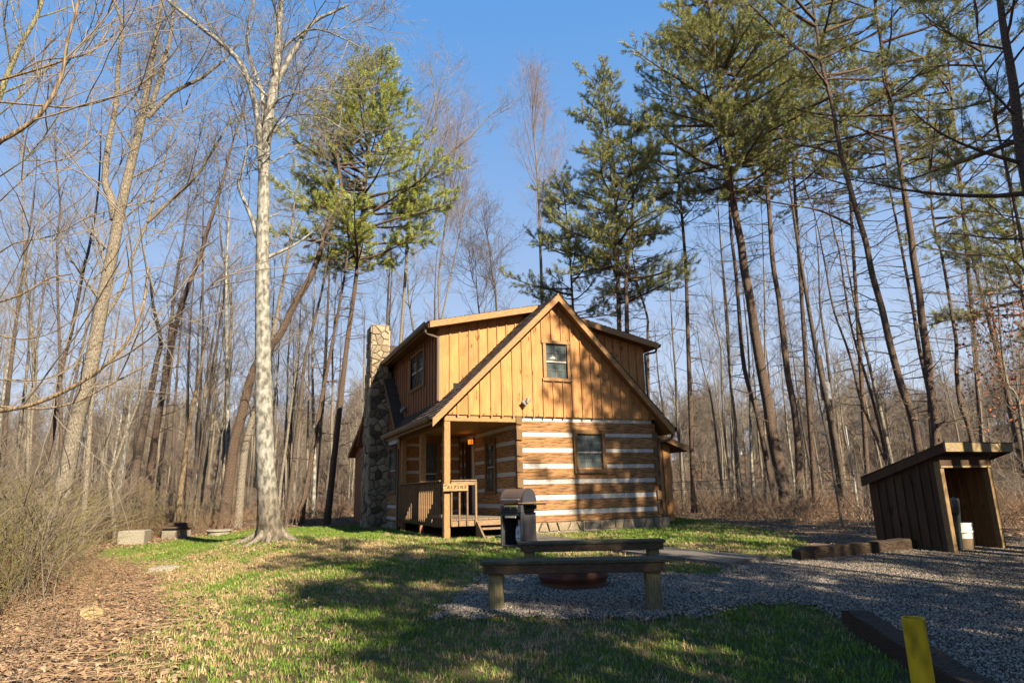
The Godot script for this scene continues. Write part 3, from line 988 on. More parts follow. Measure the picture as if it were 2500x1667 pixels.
	boards(an, Transform3D(Basis(), Vector3(0, 0, -2.5)), ax, func(_q): return -0.1, func(q): return 2.56 - 0.375 * (q - 6.0) - 0.16, [], "board", "batten")
	slab("roof_deck", an, [Vector3(4.08, 3.28, -2.2), Vector3(4.08, 3.12, -2.2), Vector3(6.8, 2.10, -2.2), Vector3(6.8, 2.26, -2.2)], Vector3(0, 0, -3.0), M.fascia_deep)
	slab("bargeboard", an, [Vector3(4.08, 3.29, -2.198), Vector3(4.08, 3.11, -2.198), Vector3(6.81, 2.09, -2.198), Vector3(6.81, 2.27, -2.198)], Vector3(0, 0, 0.035), M.fascia)
	slab("wall_panel", an, [Vector3(6.28, -0.2, -2.5), Vector3(6.28, 2.3, -2.5), Vector3(6.28, 2.3, -5.0), Vector3(6.28, -0.2, -5.0)], Vector3(-0.05, 0, 0), M.dark_board[2])


func smooth(p: Array, sub: int) -> PackedVector3Array:
	var r := PackedVector3Array()
	for k in p.size() - 1:
		var a: Vector3 = p[maxi(k - 1, 0)]
		var d: Vector3 = p[mini(k + 2, p.size() - 1)]
		for j in sub:
			r.append(p[k].cubic_interpolate(p[k + 1], a, d, float(j) / sub))
	r.append(p[p.size() - 1])
	return r


func flood_light(parent: Node, at: Vector3, turn: float) -> void:
	var o := group_part("flood_light", parent)
	o.position = at
	o.rotation.y = turn
	block("mount", o, M.flood, Vector3(-0.05, -0.05, -0.01), Vector3(0.05, 0.05, 0.03), 0.01)
	for s in [-1.0, 1.0]:
		var g := MB.new()
		g.xf = Transform3D(Basis(Vector3.RIGHT, -0.5) * Basis(Vector3.FORWARD, s * 0.5), Vector3(s * 0.05, 0.02 + 0.03 * s, 0.09))
		g.lathe([Vector2(0.0, -0.08), Vector2(0.03, -0.07), Vector2(0.035, -0.02), Vector2(0.06, 0.05), Vector2(0.055, 0.06), Vector2(0.0, 0.055)], 12)
		put("lamp_head", g.mesh(M.flood), o)
		g = MB.new()
		g.tube(PackedVector3Array([Vector3(0, 0, 0.02), Vector3(s * 0.05, 0.02 + 0.03 * s, 0.06)]), PackedFloat32Array([0.014, 0.014]), 6)
		put("arm", g.mesh(M.flood), o)


func turned(o: Node3D, deg: float) -> Node3D:
	o.rotation.y = deg_to_rad(deg)
	return o


func props() -> void:
	sign_board()
	grill()
	# two benches: leg positions measured on the ground
	bench("weathered plank bench in front of the fire ring, nearer to the viewer", Vector3(-2.92, 0, 8.08), -26.0)
	bench("weathered plank bench behind the fire ring, nearer to the cabin", Vector3(-1.66, 0, 6.25), -23.5, 1.05, -0.06)
	fire_ring()
	railroad_timber("dark squared timber lying at the foot of the trash shed", [Vector3(1.74, 0, 6.55), Vector3(4.55, 0, 6.42)], 0.2, 0.19)
	railroad_timber("dark weathered timber edging the lawn beside the yellow post", [Vector3(-0.91, 0, 9.67), Vector3(-2.14, 0, 11.78)], 0.20, 0.17)
	var yp := thing("bollard", "yellow painted steel pipe post standing beside the dark timber", "post", Vector3(-2.75, gh(-2.75, 11.64), 11.64))
	var g := MB.new()
	g.lathe([Vector2(0.055, -0.2), Vector2(0.056, 0.0), Vector2(0.056, 0.667), Vector2(0.055, 0.67), Vector2(0.050, 0.67), Vector2(0.049, 0.666), Vector2(0.05, 0.4), Vector2(0.0, 0.4)], 32)
	put("pipe", g.mesh(M.yellow), yp)
	shed()
	septic()
	utility_pole()
	# split log chunk and a flat stone on the left
	var lc := thing("log_chunk", "short split chunk of pale firewood on the leaf litter", "firewood", on(-7.60, 5.27))
	g = MB.new()
	g.prism([Vector3(-0.11, 0, 0.07), Vector3(0.10, 0.0, 0.07), Vector3(0.12, 0.10, 0.05), Vector3(0.04, 0.15, 0.02), Vector3(-0.10, 0.12, 0.05)], Vector3(0.01, 0.0, -0.16))
	turned(put("split_wood", g.mesh(mat(Color(0.62, 0.45, 0.22), 0.8, TX.grain, Vector3(2, 8, 8), 0.2)), lc), 20)
	var fs := thing("flat_stone", "flat pale stone at the edge of the lawn below the brush", "stone", on(-7.22, 1.25))
	g = MB.new()
	g.stone([Vector3(-0.25, 0, 0.12), Vector3(0.05, 0, 0.17), Vector3(0.27, 0, 0.06), Vector3(0.22, 0, -0.13), Vector3(-0.08, 0, -0.17), Vector3(-0.24, 0, -0.08)], Vector3(0, 0.09, 0), 0.86)
	put("slab", g.mesh(M.block), fs)


func sign_board() -> void:
	var s := thing("name_sign", "small carved wooden board with dark letters reading ALPINE on the porch rail", "sign", Vector3(-1.885, 1.05, 0.075))
	var g := MB.new()
	var p := []
	# saw-toothed ends
	for k in 5:
		p.append(Vector2(0.0 if k % 2 == 0 else 0.014, 0.16 - k * 0.04))
	for k in 5:
		p.append(Vector2(0.60 if k % 2 == 0 else 0.588, k * 0.04))
	for k in 4:
		var a0: Vector2 = p[k]
		var a1: Vector2 = p[k + 1]
		var b0: Vector2 = p[9 - k]
		var b1: Vector2 = p[8 - k]
		g.prism([Vector3(a1.x, a1.y, 0), Vector3(b1.x, b1.y, 0), Vector3(b0.x, b0.y, 0), Vector3(a0.x, a0.y, 0)], Vector3(0, 0, 0.024))
	put("board", g.mesh(M.sign), s)
	var tm := TextMesh.new()
	var font := SystemFont.new()
	font.font_names = PackedStringArray(["Droid Sans"])
	font.font_weight = 700
	tm.font = font
	tm.font_size = 32
	tm.text = "A L P I N E"
	tm.pixel_size = 0.0030
	tm.depth = 0.006
	tm.material = M.letter
	var t := put("letters", tm, s, Vector3(0.325, 0.082, 0.026))
	t.scale = Vector3(1.02, 1.0, 1.0)
	for q in [[0.045, 0.10], [0.072, 0.118]]:
		g = MB.new()
		for k in 3:
			var y: float = q[1] + k * 0.012
			var w := 0.014 - k * 0.003
			g.prism([Vector3(q[0] - w, y, 0.0245), Vector3(q[0] + w, y, 0.0245), Vector3(q[0], y + 0.016, 0.0245)], Vector3(0, 0, 0.004))
		put("carved_pine", g.mesh(M.letter), s)


func grill() -> void:
	var o := thing("gas_grill", "dark grey gas grill on a cart with a rounded lid beside the porch steps", "grill", on(-1.28, 2.92, 0.0))
	o.rotation.y = deg_to_rad(-63.0)
	o.scale = Vector3(0.86, 0.98, 0.88)
	var body := mat(Color(0.05, 0.05, 0.055), 0.55)
	var lid := mat(Color(0.10, 0.07, 0.054), 0.45)
	var steel := mat(Color(0.30, 0.29, 0.27), 0.4)
	var end := mat(Color(0.038, 0.038, 0.044), 0.55)
	# cart, open on the left front
	block("cart_base", o, end, Vector3(-0.30, 0.03, -0.24), Vector3(0.30, 0.075, 0.24), 0.01)
	block("side_panel", o, end, Vector3(0.27, 0.075, -0.24), Vector3(0.295, 0.66, 0.24), 0.004)
	block("side_panel", o, body, Vector3(-0.295, 0.075, -0.24), Vector3(-0.27, 0.66, 0.24), 0.004)
	block("back_panel", o, body, Vector3(-0.269, 0.075, -0.24), Vector3(0.269, 0.66, -0.22))
	block("cart_leg", o, body, Vector3(-0.30, 0.0, 0.20), Vector3(-0.265, 0.66, 0.245), 0.004)
	block("cart_leg", o, body, Vector3(0.265, 0.0, 0.241), Vector3(0.30, 0.66, 0.262), 0.004)
	block("cart_shelf", o, body, Vector3(-0.269, 0.60, -0.219), Vector3(0.269, 0.66, 0.235), 0.004)
	block("handle_bar", o, steel, Vector3(-0.16, 0.565, 0.236), Vector3(0.14, 0.60, 0.262), 0.006)
	# fire box and control panel
	block("control_panel", o, body, Vector3(-0.30, 0.66, 0.17), Vector3(0.30, 0.80, 0.25), 0.012)
	for k in 3:
		block("louver", o, M.black, Vector3(-0.22, 0.675 + k * 0.028, 0.2505), Vector3(0.20, 0.69 + k * 0.028, 0.256), 0.003)
	block("fire_box", o, body, Vector3(-0.29, 0.66, -0.22), Vector3(0.29, 0.82, 0.169), 0.02)
	block("burner_tray", o, mat(Color(0.36, 0.32, 0.15), 0.5), Vector3(-0.18, 0.765, 0.251), Vector3(0.20, 0.80, 0.262), 0.004)
	for k in 3:
		var kg := MB.new()
		kg.xf = Transform3D(Basis(Vector3.RIGHT, PI / 2), Vector3(-0.18 + k * 0.18, 0.735, 0.25))
		kg.lathe([Vector2(0.024, 0.0), Vector2(0.022, 0.03), Vector2(0.0, 0.032)], 12)
		put("knob", kg.mesh(M.black), o)
	# lid: a rounded profile swept sideways
	var prof := []
	for k in 13:
		var a := lerpf(-0.12, PI + 0.02, k / 12.0)
		prof.append(Vector2(cos(a) * 0.235, 0.84 + maxf(0.0, sin(a)) * 0.26))
	var g := MB.new()
	for k in 12:
		g.poly([Vector3(-0.30, prof[k].y, prof[k].x), Vector3(0.30, prof[k].y, prof[k].x), Vector3(0.30, prof[k + 1].y, prof[k + 1].x), Vector3(-0.30, prof[k + 1].y, prof[k + 1].x)])
	put("lid", g.mesh(lid), o)
	for s in [-1.0, 1.0]:
		g = MB.new()
		var q := []
		for k in 13:
			q.append(Vector3(0.30 * s, prof[k].y + 0.004, prof[k].x * 1.02))
		if s > 0:
			q.reverse()
		g.prism(q, Vector3(0.022 * s, 0, 0))
		put("lid_end", g.mesh(end), o)
	g = MB.new()
	g.tube(PackedVector3Array([Vector3(-0.22, 0.90, 0.23), Vector3(-0.22, 0.90, 0.275), Vector3(0.22, 0.90, 0.275), Vector3(0.22, 0.90, 0.23)]), PackedFloat32Array([0.012, 0.012, 0.012, 0.012]), 8, true)
	put("lid_handle", g.mesh(steel), o)
	# side shelves
	block("side_shelf", o, end, Vector3(0.31, 0.80, -0.20), Vector3(0.62, 0.83, 0.20), 0.008)
	block("shelf_bracket", o, end, Vector3(0.301, 0.72, -0.02), Vector3(0.50, 0.799, 0.02), 0.004)
	for s in [-1.0, 1.0]:
		var wg := MB.new()
		wg.xf = Transform3D(Basis(Vector3.FORWARD, PI / 2), Vector3(0.0, 0, 0))
		wg.lathe([Vector2(0.0, -0.02), Vector2(0.07, -0.02), Vector2(0.08, -0.01), Vector2(0.08, 0.01), Vector2(0.07, 0.02), Vector2(0.0, 0.02)], 18)
		put("wheel", wg.mesh(M.black), o, Vector3(0.24 * s, 0.08, -0.265))
	# gas bottle inside the cart
	var b := thing("gas_bottle", "white gas bottle with a blue and red label inside the grill cart", "gas bottle", o.transform * Vector3(0.10, 0.076, -0.02))
	g = MB.new()
	g.lathe([Vector2(0.0, 0.0), Vector2(0.08, 0.0), Vector2(0.085, 0.03), Vector2(0.125, 0.06), Vector2(0.135, 0.10), Vector2(0.135, 0.27), Vector2(0.11, 0.33), Vector2(0.05, 0.36), Vector2(0.0, 0.365)], 24)
	put("tank", g.mesh(mat(Color(0.62, 0.61, 0.59), 0.5)), b)
	g = MB.new()
	g.lathe([Vector2(0.136, 0.11), Vector2(0.1365, 0.26)], 24)
	var im := Image.create(128, 64, false, Image.FORMAT_RGB8)
	im.fill(Color(0.83, 0.85, 0.86))
	for q in [[0, 10, 128, 14, Color(0.35, 0.55, 0.7)], [8, 30, 20, 20, Color(0.75, 0.3, 0.28)], [44, 28, 30, 8, Color(0.3, 0.45, 0.62)], [44, 42, 24, 6, Color(0.3, 0.45, 0.62)], [88, 30, 22, 18, Color(0.75, 0.3, 0.28)]]:
		im.fill_rect(Rect2i(q[0], q[1], q[2], q[3]), q[4])
	var lm := mat(Color(1, 1, 1), 0.5)
	lm.albedo_texture = ImageTexture.create_from_image(im)
	lm.uv1_triplanar = true
	lm.uv1_scale = Vector3(4, 6.6, 4)
	put("label", g.mesh(lm), b)
	g = MB.new()
	g.lathe([Vector2(0.085, 0.36), Vector2(0.085, 0.44), Vector2(0.08, 0.44), Vector2(0.08, 0.36)], 20)
	put("collar", g.mesh(mat(Color(0.55, 0.54, 0.52), 0.5)), b)
	g = MB.new()
	g.lathe([Vector2(0.022, 0.36), Vector2(0.022, 0.42), Vector2(0.0, 0.42)], 10)
	put("valve", g.mesh(steel), b)


func bench(label: String, at: Vector3, deg: float, long := 1.0, low := 0.0) -> void:
	var o := thing("plank_bench", label, "bench", on(at.x, at.z, low), "benches at the fire ring")
	o.rotation.y = deg_to_rad(deg)
	for k in 2:
		block("seat_plank", o, M.bench_seat, Vector3((-0.94 - 0.01 * k) * long, 0.462, -0.155 + 0.157 * k), Vector3((0.94 + 0.01 * k) * long, 0.50, -0.003 + 0.157 * k), 0.008)
	for s in [-1.0, 1.0]:
		block("apron", o, M.bench_apron, Vector3(-0.885 * long, 0.372, s * 0.122 - 0.019), Vector3(0.885 * long, 0.461, s * 0.122 + 0.019), 0.006)
		block("leg", o, M.bench_leg, Vector3(s * 0.80 * long - 0.072, -0.25, -0.10), Vector3(s * 0.80 * long + 0.072, 0.46, 0.10), 0.01)
		block("end_cap", o, M.bench_apron, Vector3(s * (0.886 * long), 0.375, -0.141), Vector3(s * (0.886 * long + 0.034), 0.459, 0.141), 0.005)


func fire_ring() -> void:
	var o := thing("fire_ring", "rusty corrugated steel fire ring sunk in the gravel between the benches", "fire ring", on(-2.31, 6.92, -0.13))
	var prof := []
	for k in 15:
		var y := -0.05 + k * 0.0295
		prof.append(Vector2(0.41 + 0.016 * sin(k * 1.35), y))
	var inner := []
	for k in 15:
		inner.append(prof[14 - k] - Vector2(0.014, 0))
	var g := MB.new()
	g.lathe(prof + [Vector2(0.425, 0.372), Vector2(0.405, 0.378)] + inner, 48)
	put("ring", g.mesh(M.rust), o)
	g = MB.new()
	g.lathe([Vector2(0.39, 0.03), Vector2(0.25, 0.07), Vector2(0.0, 0.10)], 24)
	put("ashes", g.mesh(M.ash), o)
	for k in 4:
		g = MB.new()
		var a := k * 1.3
		g.tube(PackedVector3Array([Vector3(cos(a) * 0.3, 0.09, sin(a) * 0.3), Vector3(-cos(a) * 0.12, 0.14, -sin(a) * 0.15)]), PackedFloat32Array([0.04, 0.03]), 8, true)
		put("charred_log", g.mesh(M.black), o)


func railroad_timber(label: String, ends: Array, w: float, hgt: float) -> void:
	var a: Vector3 = ends[0]
	var b: Vector3 = ends[1]
	a.y = gh(a.x, a.z)
	b.y = gh(b.x, b.z)
	var m := (a + b) / 2.0
	var o := thing("landscape_timber", label, "timber", m)
	var d := (b - a)
	var len := d.length()
	var X := d.normalized()
	var Z := X.cross(Vector3.UP).normalized()
	var g := MB.new()
	g.xf = Transform3D(Basis(X, Z.cross(X), Z), Vector3.ZERO)
	# a hewn beam with worn, wavering edges
	var rows := 14
	var rings := []
	for k in rows + 1:
		var x := -len / 2 + len * k / rows
		var e := 0.03 if k == 0 or k == rows else 0.0
		var r := []
		for q in [[-1, -0.3], [1, -0.3], [1, 0.92], [0.92, 1], [-0.9, 1], [-1, 0.9]]:
			var top: float = q[1] * hgt + rr(-0.012, 0.008) - (e if q[1] > 0 else 0.0)
			r.append(Vector3(x, top, (q[0] * (w / 2 - e * 0.5)) + rr(-0.009, 0.009)))
		rings.append(r)
	for k in rows:
		for j in 6:
			var l := (j + 1) % 6
			g.poly([rings[k][j], rings[k][l], rings[k + 1][l], rings[k + 1][j]])
	var q0: Array = rings[0].duplicate()
	q0.reverse()
	g.poly(q0)
	g.poly(rings[rows])
	put("beam", g.mesh(M.timber), o)


func shed() -> void:
	var o := thing("trash_shed", "small dark board shed with a sloping roof, open front and pale fascia", "shed", Vector3(4.53, gh(4.53, 7.1), 7.12))
	o.rotation.y = deg_to_rad(1.0)
	var H := 1.47
	var left := Transform3D(Basis(Vector3(0, 0, 1), Vector3(0, 1, 0), Vector3(-1, 0, 0)), Vector3(0.02, 0, 0))
	var roofy := func(z): return 1.60 + 0.335 * z
	var bz := []
	for k in 9:
		bz.append(-1.34 + k * 1.30 / 8.0)
	var lw := group_part("left_wall", o)
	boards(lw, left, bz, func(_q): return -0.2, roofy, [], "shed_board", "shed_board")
	var rw := group_part("right_wall", o)
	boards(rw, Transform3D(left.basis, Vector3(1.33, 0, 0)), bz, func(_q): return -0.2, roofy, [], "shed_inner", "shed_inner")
	var bw := group_part("back_wall", o)
	var bx := []
	for k in 8:
		bx.append(0.03 + k * 1.28 / 7.0)
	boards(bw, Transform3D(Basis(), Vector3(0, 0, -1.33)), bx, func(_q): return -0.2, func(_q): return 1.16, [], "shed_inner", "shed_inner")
	block("cross_rail", bw, M.shed_inner[0], Vector3(0.03, 0.62, -1.295), Vector3(1.30, 0.69, -1.265), 0.004)
	block("cross_rail", bw, M.shed_inner[1], Vector3(0.03, 0.12, -1.295), Vector3(1.30, 0.19, -1.265), 0.004)
	for q in [[-0.02, 0.075], [1.27, 1.37]]:
		block("post", o, M.shed_post, Vector3(q[0], -0.2, -0.09), Vector3(q[1], H, 0.012), 0.006)
	block("header", o, M.shed_board[0], Vector3(-0.018, 1.40, -0.03), Vector3(1.37, 1.555, 0.02), 0.005)
	block("header_strip", o, M.shed_trim, Vector3(-0.018, 1.365, -0.03), Vector3(1.37, 1.398, 0.03), 0.004)
	var rf := group_part("roof", o)
	slab("roof_deck", rf, [Vector3(-0.09, 1.655, 0.19), Vector3(-0.09, 1.725, 0.19), Vector3(-0.09, 1.20, -1.38), Vector3(-0.09, 1.13, -1.38)], Vector3(1.78, 0, 0), M.shed_board[1])
	slab("fascia", rf, [Vector3(-0.12, 1.62, 0.192), Vector3(1.72, 1.62, 0.192), Vector3(1.72, 1.765, 0.192), Vector3(-0.12, 1.765, 0.192)], Vector3(0, 0, 0.03), M.shed_trim)
	for x in [-0.12, 1.69]:
		slab("fascia", rf, [Vector3(x, 1.615, 0.19), Vector3(x, 1.76, 0.19), Vector3(x, 1.235, -1.40), Vector3(x, 1.09, -1.40)], Vector3(0.03, 0, 0), M.shed_board[2])
	slab("roof_cover", rf, [Vector3(-0.13, 1.768, 0.23), Vector3(1.73, 1.768, 0.23), Vector3(1.73, 1.242, -1.42), Vector3(-0.13, 1.242, -1.42)], Vector3(0, 0.012, 0), M.shingle[0])
	# what stands inside
	var bin := thing("trash_can", "tall dark wheeled trash can with a black bag folded over its rim in the shed", "trash can", o.transform * Vector3(0.36, 0.0, -0.36))
	var can := mat(Color(0.010, 0.016, 0.014), 0.5)
	var g := MB.new()
	var lo := [Vector3(-0.17, 0.03, 0.17), Vector3(0.17, 0.03, 0.17), Vector3(0.17, 0.03, -0.17), Vector3(-0.17, 0.03, -0.17)]
	var hi := [Vector3(-0.22, 0.84, 0.22), Vector3(0.22, 0.84, 0.22), Vector3(0.22, 0.84, -0.22), Vector3(-0.22, 0.84, -0.22)]
	for k in 4:
		var l := (k + 1) % 4
		g.poly([lo[k], lo[l], hi[l], hi[k]])
	put("body", g.mesh(can), bin)
	g = MB.new()
	var p := PackedVector3Array()
	var R := 24
	for ring in 5:
		for k in R:
			var a := TAU * k / R
			var sq := 0.235 / maxf(absf(cos(a)), absf(sin(a))) * (0.97 if ring > 0 else 0.9)
			var yy: float = [0.83, 0.875, 0.84, 0.74, 0.62][ring]
			var puff: float = [0.9, 1.0, 1.06, 1.05, 1.0][ring] + rr(-0.035, 0.035)
			p.append(Vector3(cos(a) * minf(sq, 0.29) * puff, yy + rr(-0.02, 0.02), sin(a) * minf(sq, 0.29) * puff))
	for ring in 4:
		for k in R:
			var l := (k + 1) % R
			g.poly([p[ring * R + k], p[ring * R + l], p[(ring + 1) * R + l], p[(ring + 1) * R + k]])
	put("bag", g.mesh(mat(Color(0.028, 0.03, 0.032), 0.3)), bin)
	for s in [-1.0, 1.0]:
		var wg := MB.new()
		wg.xf = Transform3D(Basis(Vector3.FORWARD, PI / 2), Vector3.ZERO)
		wg.lathe([Vector2(0, -0.02), Vector2(0.08, -0.02), Vector2(0.08, 0.02), Vector2(0, 0.02)], 16)
		put("wheel", wg.mesh(M.black), bin, Vector3(0.19 * s, 0.08, -0.2))
	var bk := thing("bucket", "pale plastic bucket stained brown at its base on the shed floor", "bucket", o.transform * Vector3(0.68, 0.0, -0.28))
	g = MB.new()
	g.lathe([Vector2(0.0, 0.0), Vector2(0.16, 0.0), Vector2(0.165, 0.02), Vector2(0.185, 0.30), Vector2(0.195, 0.30), Vector2(0.195, 0.335), Vector2(0.185, 0.335), Vector2(0.19, 0.45), Vector2(0.198, 0.46), Vector2(0.185, 0.46), Vector2(0.17, 0.06), Vector2(0.0, 0.05)], 28)
	put("tub", g.mesh(mat(Color(1.0, 0.96, 0.86), 0.6, TX.soft, Vector3(4, 4, 4))), bk)
	g = MB.new()
	g.lathe([Vector2(0.163, 0.005), Vector2(0.168, 0.02), Vector2(0.184, 0.21)], 28)
	put("stain", g.mesh(mat(Color(0.33, 0.23, 0.14), 0.9, TX.rough, Vector3(4, 4, 4))), bk)


func septic() -> void:
	var a := thing("concrete_riser", "pale square concrete riser box, leftmost at the brush edge", "concrete box", on(-8.72, -7.3))
	a.rotation.y = deg_to_rad(-8)
	block("box", a, M.block, Vector3(-0.36, -0.1, -0.35), Vector3(0.32, 0.36, 0.35), 0.02)
	var b := thing("concrete_riser", "small concrete riser box with an overhanging lid and dark front", "concrete box", on(-7.75, -8.3))
	b.rotation.y = deg_to_rad(-28)
	block("box", b, M.block, Vector3(-0.30, -0.1, -0.28), Vector3(0.30, 0.27, 0.28), 0.02)
	block("lid", b, M.bench_apron, Vector3(-0.37, 0.272, -0.35), Vector3(0.37, 0.33, 0.35), 0.01)
	block("board", b, M.bench_apron, Vector3(-0.32, 0.331, -0.30), Vector3(0.30, 0.43, -0.02), 0.01)
	var d := thing("manhole", "low round concrete lid on a pale collar near the lichen-covered tree", "concrete lid", on(-6.55, -7.6))
	var g := MB.new()
	g.lathe([Vector2(0.33, -0.1), Vector2(0.33, 0.10), Vector2(0.30, 0.10)], 28)
	put("collar", g.mesh(M.block), d)
	g = MB.new()
	g.lathe([Vector2(0.0, 0.101), Vector2(0.36, 0.101), Vector2(0.375, 0.115), Vector2(0.37, 0.14), Vector2(0.34, 0.155), Vector2(0.0, 0.165)], 28)
	put("lid", g.mesh(M.block), d)


func utility_pole() -> void:
	var base := on(18.9, -7.0)
	var o := thing("utility_pole", "dark wooden utility pole carrying a grey transformer in the right hand woods", "utility pole", base)
	var g := MB.new()
	g.tube(PackedVector3Array([Vector3(0, -0.2, 0), Vector3(-0.08, 3, 0), Vector3(-0.2, 6.9, 0)]), PackedFloat32Array([0.125, 0.115, 0.10]), 12, true)
	put("pole", g.mesh(M.bark_dark), o)
	g = MB.new()
	g.lathe([Vector2(0.0, 4.75), Vector2(0.2, 4.75), Vector2(0.22, 4.8), Vector2(0.22, 5.5), Vector2(0.18, 5.58), Vector2(0.0, 5.6)], 20, Vector3(-0.42, 0, 0.25))
	put("transformer", g.mesh(mat(Color(0.17, 0.19, 0.22), 0.4)), o)
	g = MB.new()
	g.box(Vector3(-0.42, 5.0, 0.0), Vector3(-0.1, 5.08, 0.2))
	put("bracket", g.mesh(M.lamp_metal), o)
	g = MB.new()
	g.tube(PackedVector3Array([Vector3(0.55, 0, 0.3), Vector3(0.47, 3.6, 0.3)]), PackedFloat32Array([0.035, 0.035]), 8, true)
	put("guard_pipe", g.mesh(mat(Color(0.42, 0.44, 0.46), 0.4)), o)
	for k in 2:
		g = MB.new()
		var pts := PackedVector3Array()
		var rad := PackedFloat32Array()
		for j in 25:
			var s := lerpf(-16.0, 22.0, j / 24.0)
			var u := fposmod(s, 19.0) / 19.0
			pts.append(Vector3(s * 0.80, 1.55 - 0.35 * k - 0.5 * 4.0 * u * (1.0 - u) * 0.6, s * 0.35))
			rad.append(0.017)
		g.tube(pts, rad, 5)
		put("cable", g.mesh(M.black), o)


func parse(s: String) -> PackedVector3Array:
	var r := PackedVector3Array()
	for q in s.split(";"):
		var f := q.split_floats(",")
		r.append(Vector3(f[0], f[1], f[2]))
	return r


class Growth:
	var wood := MB.new()
	var thin := MB.new()
	var buf := PackedFloat32Array()
	var buf2 := PackedFloat32Array()


func stem(p: Vector3, d: Vector3, length: float, segs: int, wob: float, up: float) -> PackedVector3Array:
	var r := PackedVector3Array([p])
	var st := length / segs
	for k in segs:
		d = (d + rv() * wob + Vector3.UP * up).normalized()
		p += d * st
		r.append(p)
	return r


func taper(count: int, a: float, b: float, e := 1.0) -> PackedFloat32Array:
	var r := PackedFloat32Array()
	for k in count:
		r.append(lerpf(a, b, pow(float(k) / (count - 1), e)))
	return r


func along(p: PackedVector3Array, t: float) -> Vector3:
	var f := clampf(t, 0.0, 0.9999) * (p.size() - 1)
	var k := int(f)
	return p[k].lerp(p[k + 1], f - k)


func heading(p: PackedVector3Array, t: float) -> Vector3:
	var k := mini(int(clampf(t, 0.0, 0.9999) * (p.size() - 1)), p.size() - 2)
	return (p[k + 1] - p[k]).normalized()


func side_of(d: Vector3, a: float) -> Vector3:
	var u := d.cross(Vector3.RIGHT if absf(d.x) < 0.8 else Vector3.BACK).normalized()
	return u.rotated(d, a)


func spray(t: Growth, p: Vector3, d: Vector3, s: float) -> void:
	var u := side_of(d, rr(0, TAU))
	var w := d.cross(u)
	row(t.buf, Basis(u * s, d * s, w * s), p)


func limb(t: Growth, p: PackedVector3Array, r: float, level: int, o: Dictionary) -> void:
	# branches of the next order along a stem
	var length := 0.0
	for k in p.size() - 1:
		length += p[k].distance_to(p[k + 1])
	if level == 2:
		var n: int = maxi(2, int(length * o.n2))
		for k in n:
			var f := lerpf(0.25, 0.98, (k + rng.randf()) / n)
			var d := heading(p, f)
			var dd: Vector3 = (d * rr(0.5, 0.9) + side_of(d, rr(0, TAU)) * rr(0.5, 0.9) + Vector3.UP * o.up * 1.5).normalized()
			var l := length * rr(0.28, 0.5) * (1.15 - f * 0.6)
			var q := stem(along(p, f), dd, l, 4, 0.16, o.up)
			t.thin.tube(q, taper(5, maxf(0.009, r * 0.42 * (1.0 - f * 0.5)), 0.005), 4)
			limb(t, q, r * 0.3, 3, o)
		spray(t, p[p.size() - 1], heading(p, 1.0), rr(0.9, 1.4) * o.tw)
	else:
		var n: int = maxi(2, int(length * o.n3))
		for k in n:
			var f := lerpf(0.3, 1.0, (k + rng.randf()) / n)
			var d := heading(p, f)
			var dd: Vector3 = (d * rr(0.5, 1.0) + side_of(d, rr(0, TAU)) * rr(0.4, 0.9) + Vector3.UP * o.up).normalized()
			spray(t, along(p, f), dd, rr(0.7, 1.3) * o.tw)


func spray_mesh(m: Material, r0: float, droop: float) -> ArrayMesh:
	# a twig about 0.9 m long with side twigs, along +y
	var g := MB.new()
	var p := stem(Vector3.ZERO, Vector3.UP, 0.95, 6, 0.12, droop)
	g.tube(p, taper(7, r0, r0 * 0.5), 3)
	for k in 7:
		var f := lerpf(0.12, 0.95, k / 6.0)
		var d := heading(p, f)
		var q := stem(along(p, f), (d * 0.8 + side_of(d, rr(0, TAU)) * 0.7).normalized(), rr(0.25, 0.5) * (1.1 - f * 0.5), 3, 0.15, droop)
		g.tube(q, taper(4, r0 * 0.62, r0 * 0.42), 3)
		for j in 1:
			var e := rr(0.3, 0.9)
			var dq := heading(q, e)
			g.tube(stem(along(q, e), (dq + side_of(dq, rr(0, TAU)) * 0.7).normalized(), rr(0.1, 0.24), 2, 0.1, droop), taper(3, r0 * 0.45, r0 * 0.36), 3)
	return g.mesh(m)


func tuft_mesh() -> ArrayMesh:
	# a pine twig 0.2 m long, bristling with needles, along +y
	var g := MB.new()
	for k in 40:
		var f := rr(0.0, 1.0)
		var a := rr(0, TAU)
		var b := Vector3(0, f * 0.17, 0)
		var d := Vector3(cos(a), rr(0.25, 1.0), sin(a)).normalized()
		var w := d.cross(rv()).normalized() * 0.0042
		var tip := b + d * rr(0.065, 0.11)
		g.poly([b - w, b + w, tip + w * 0.6, tip - w * 0.6])
	return g.mesh(M.needle)


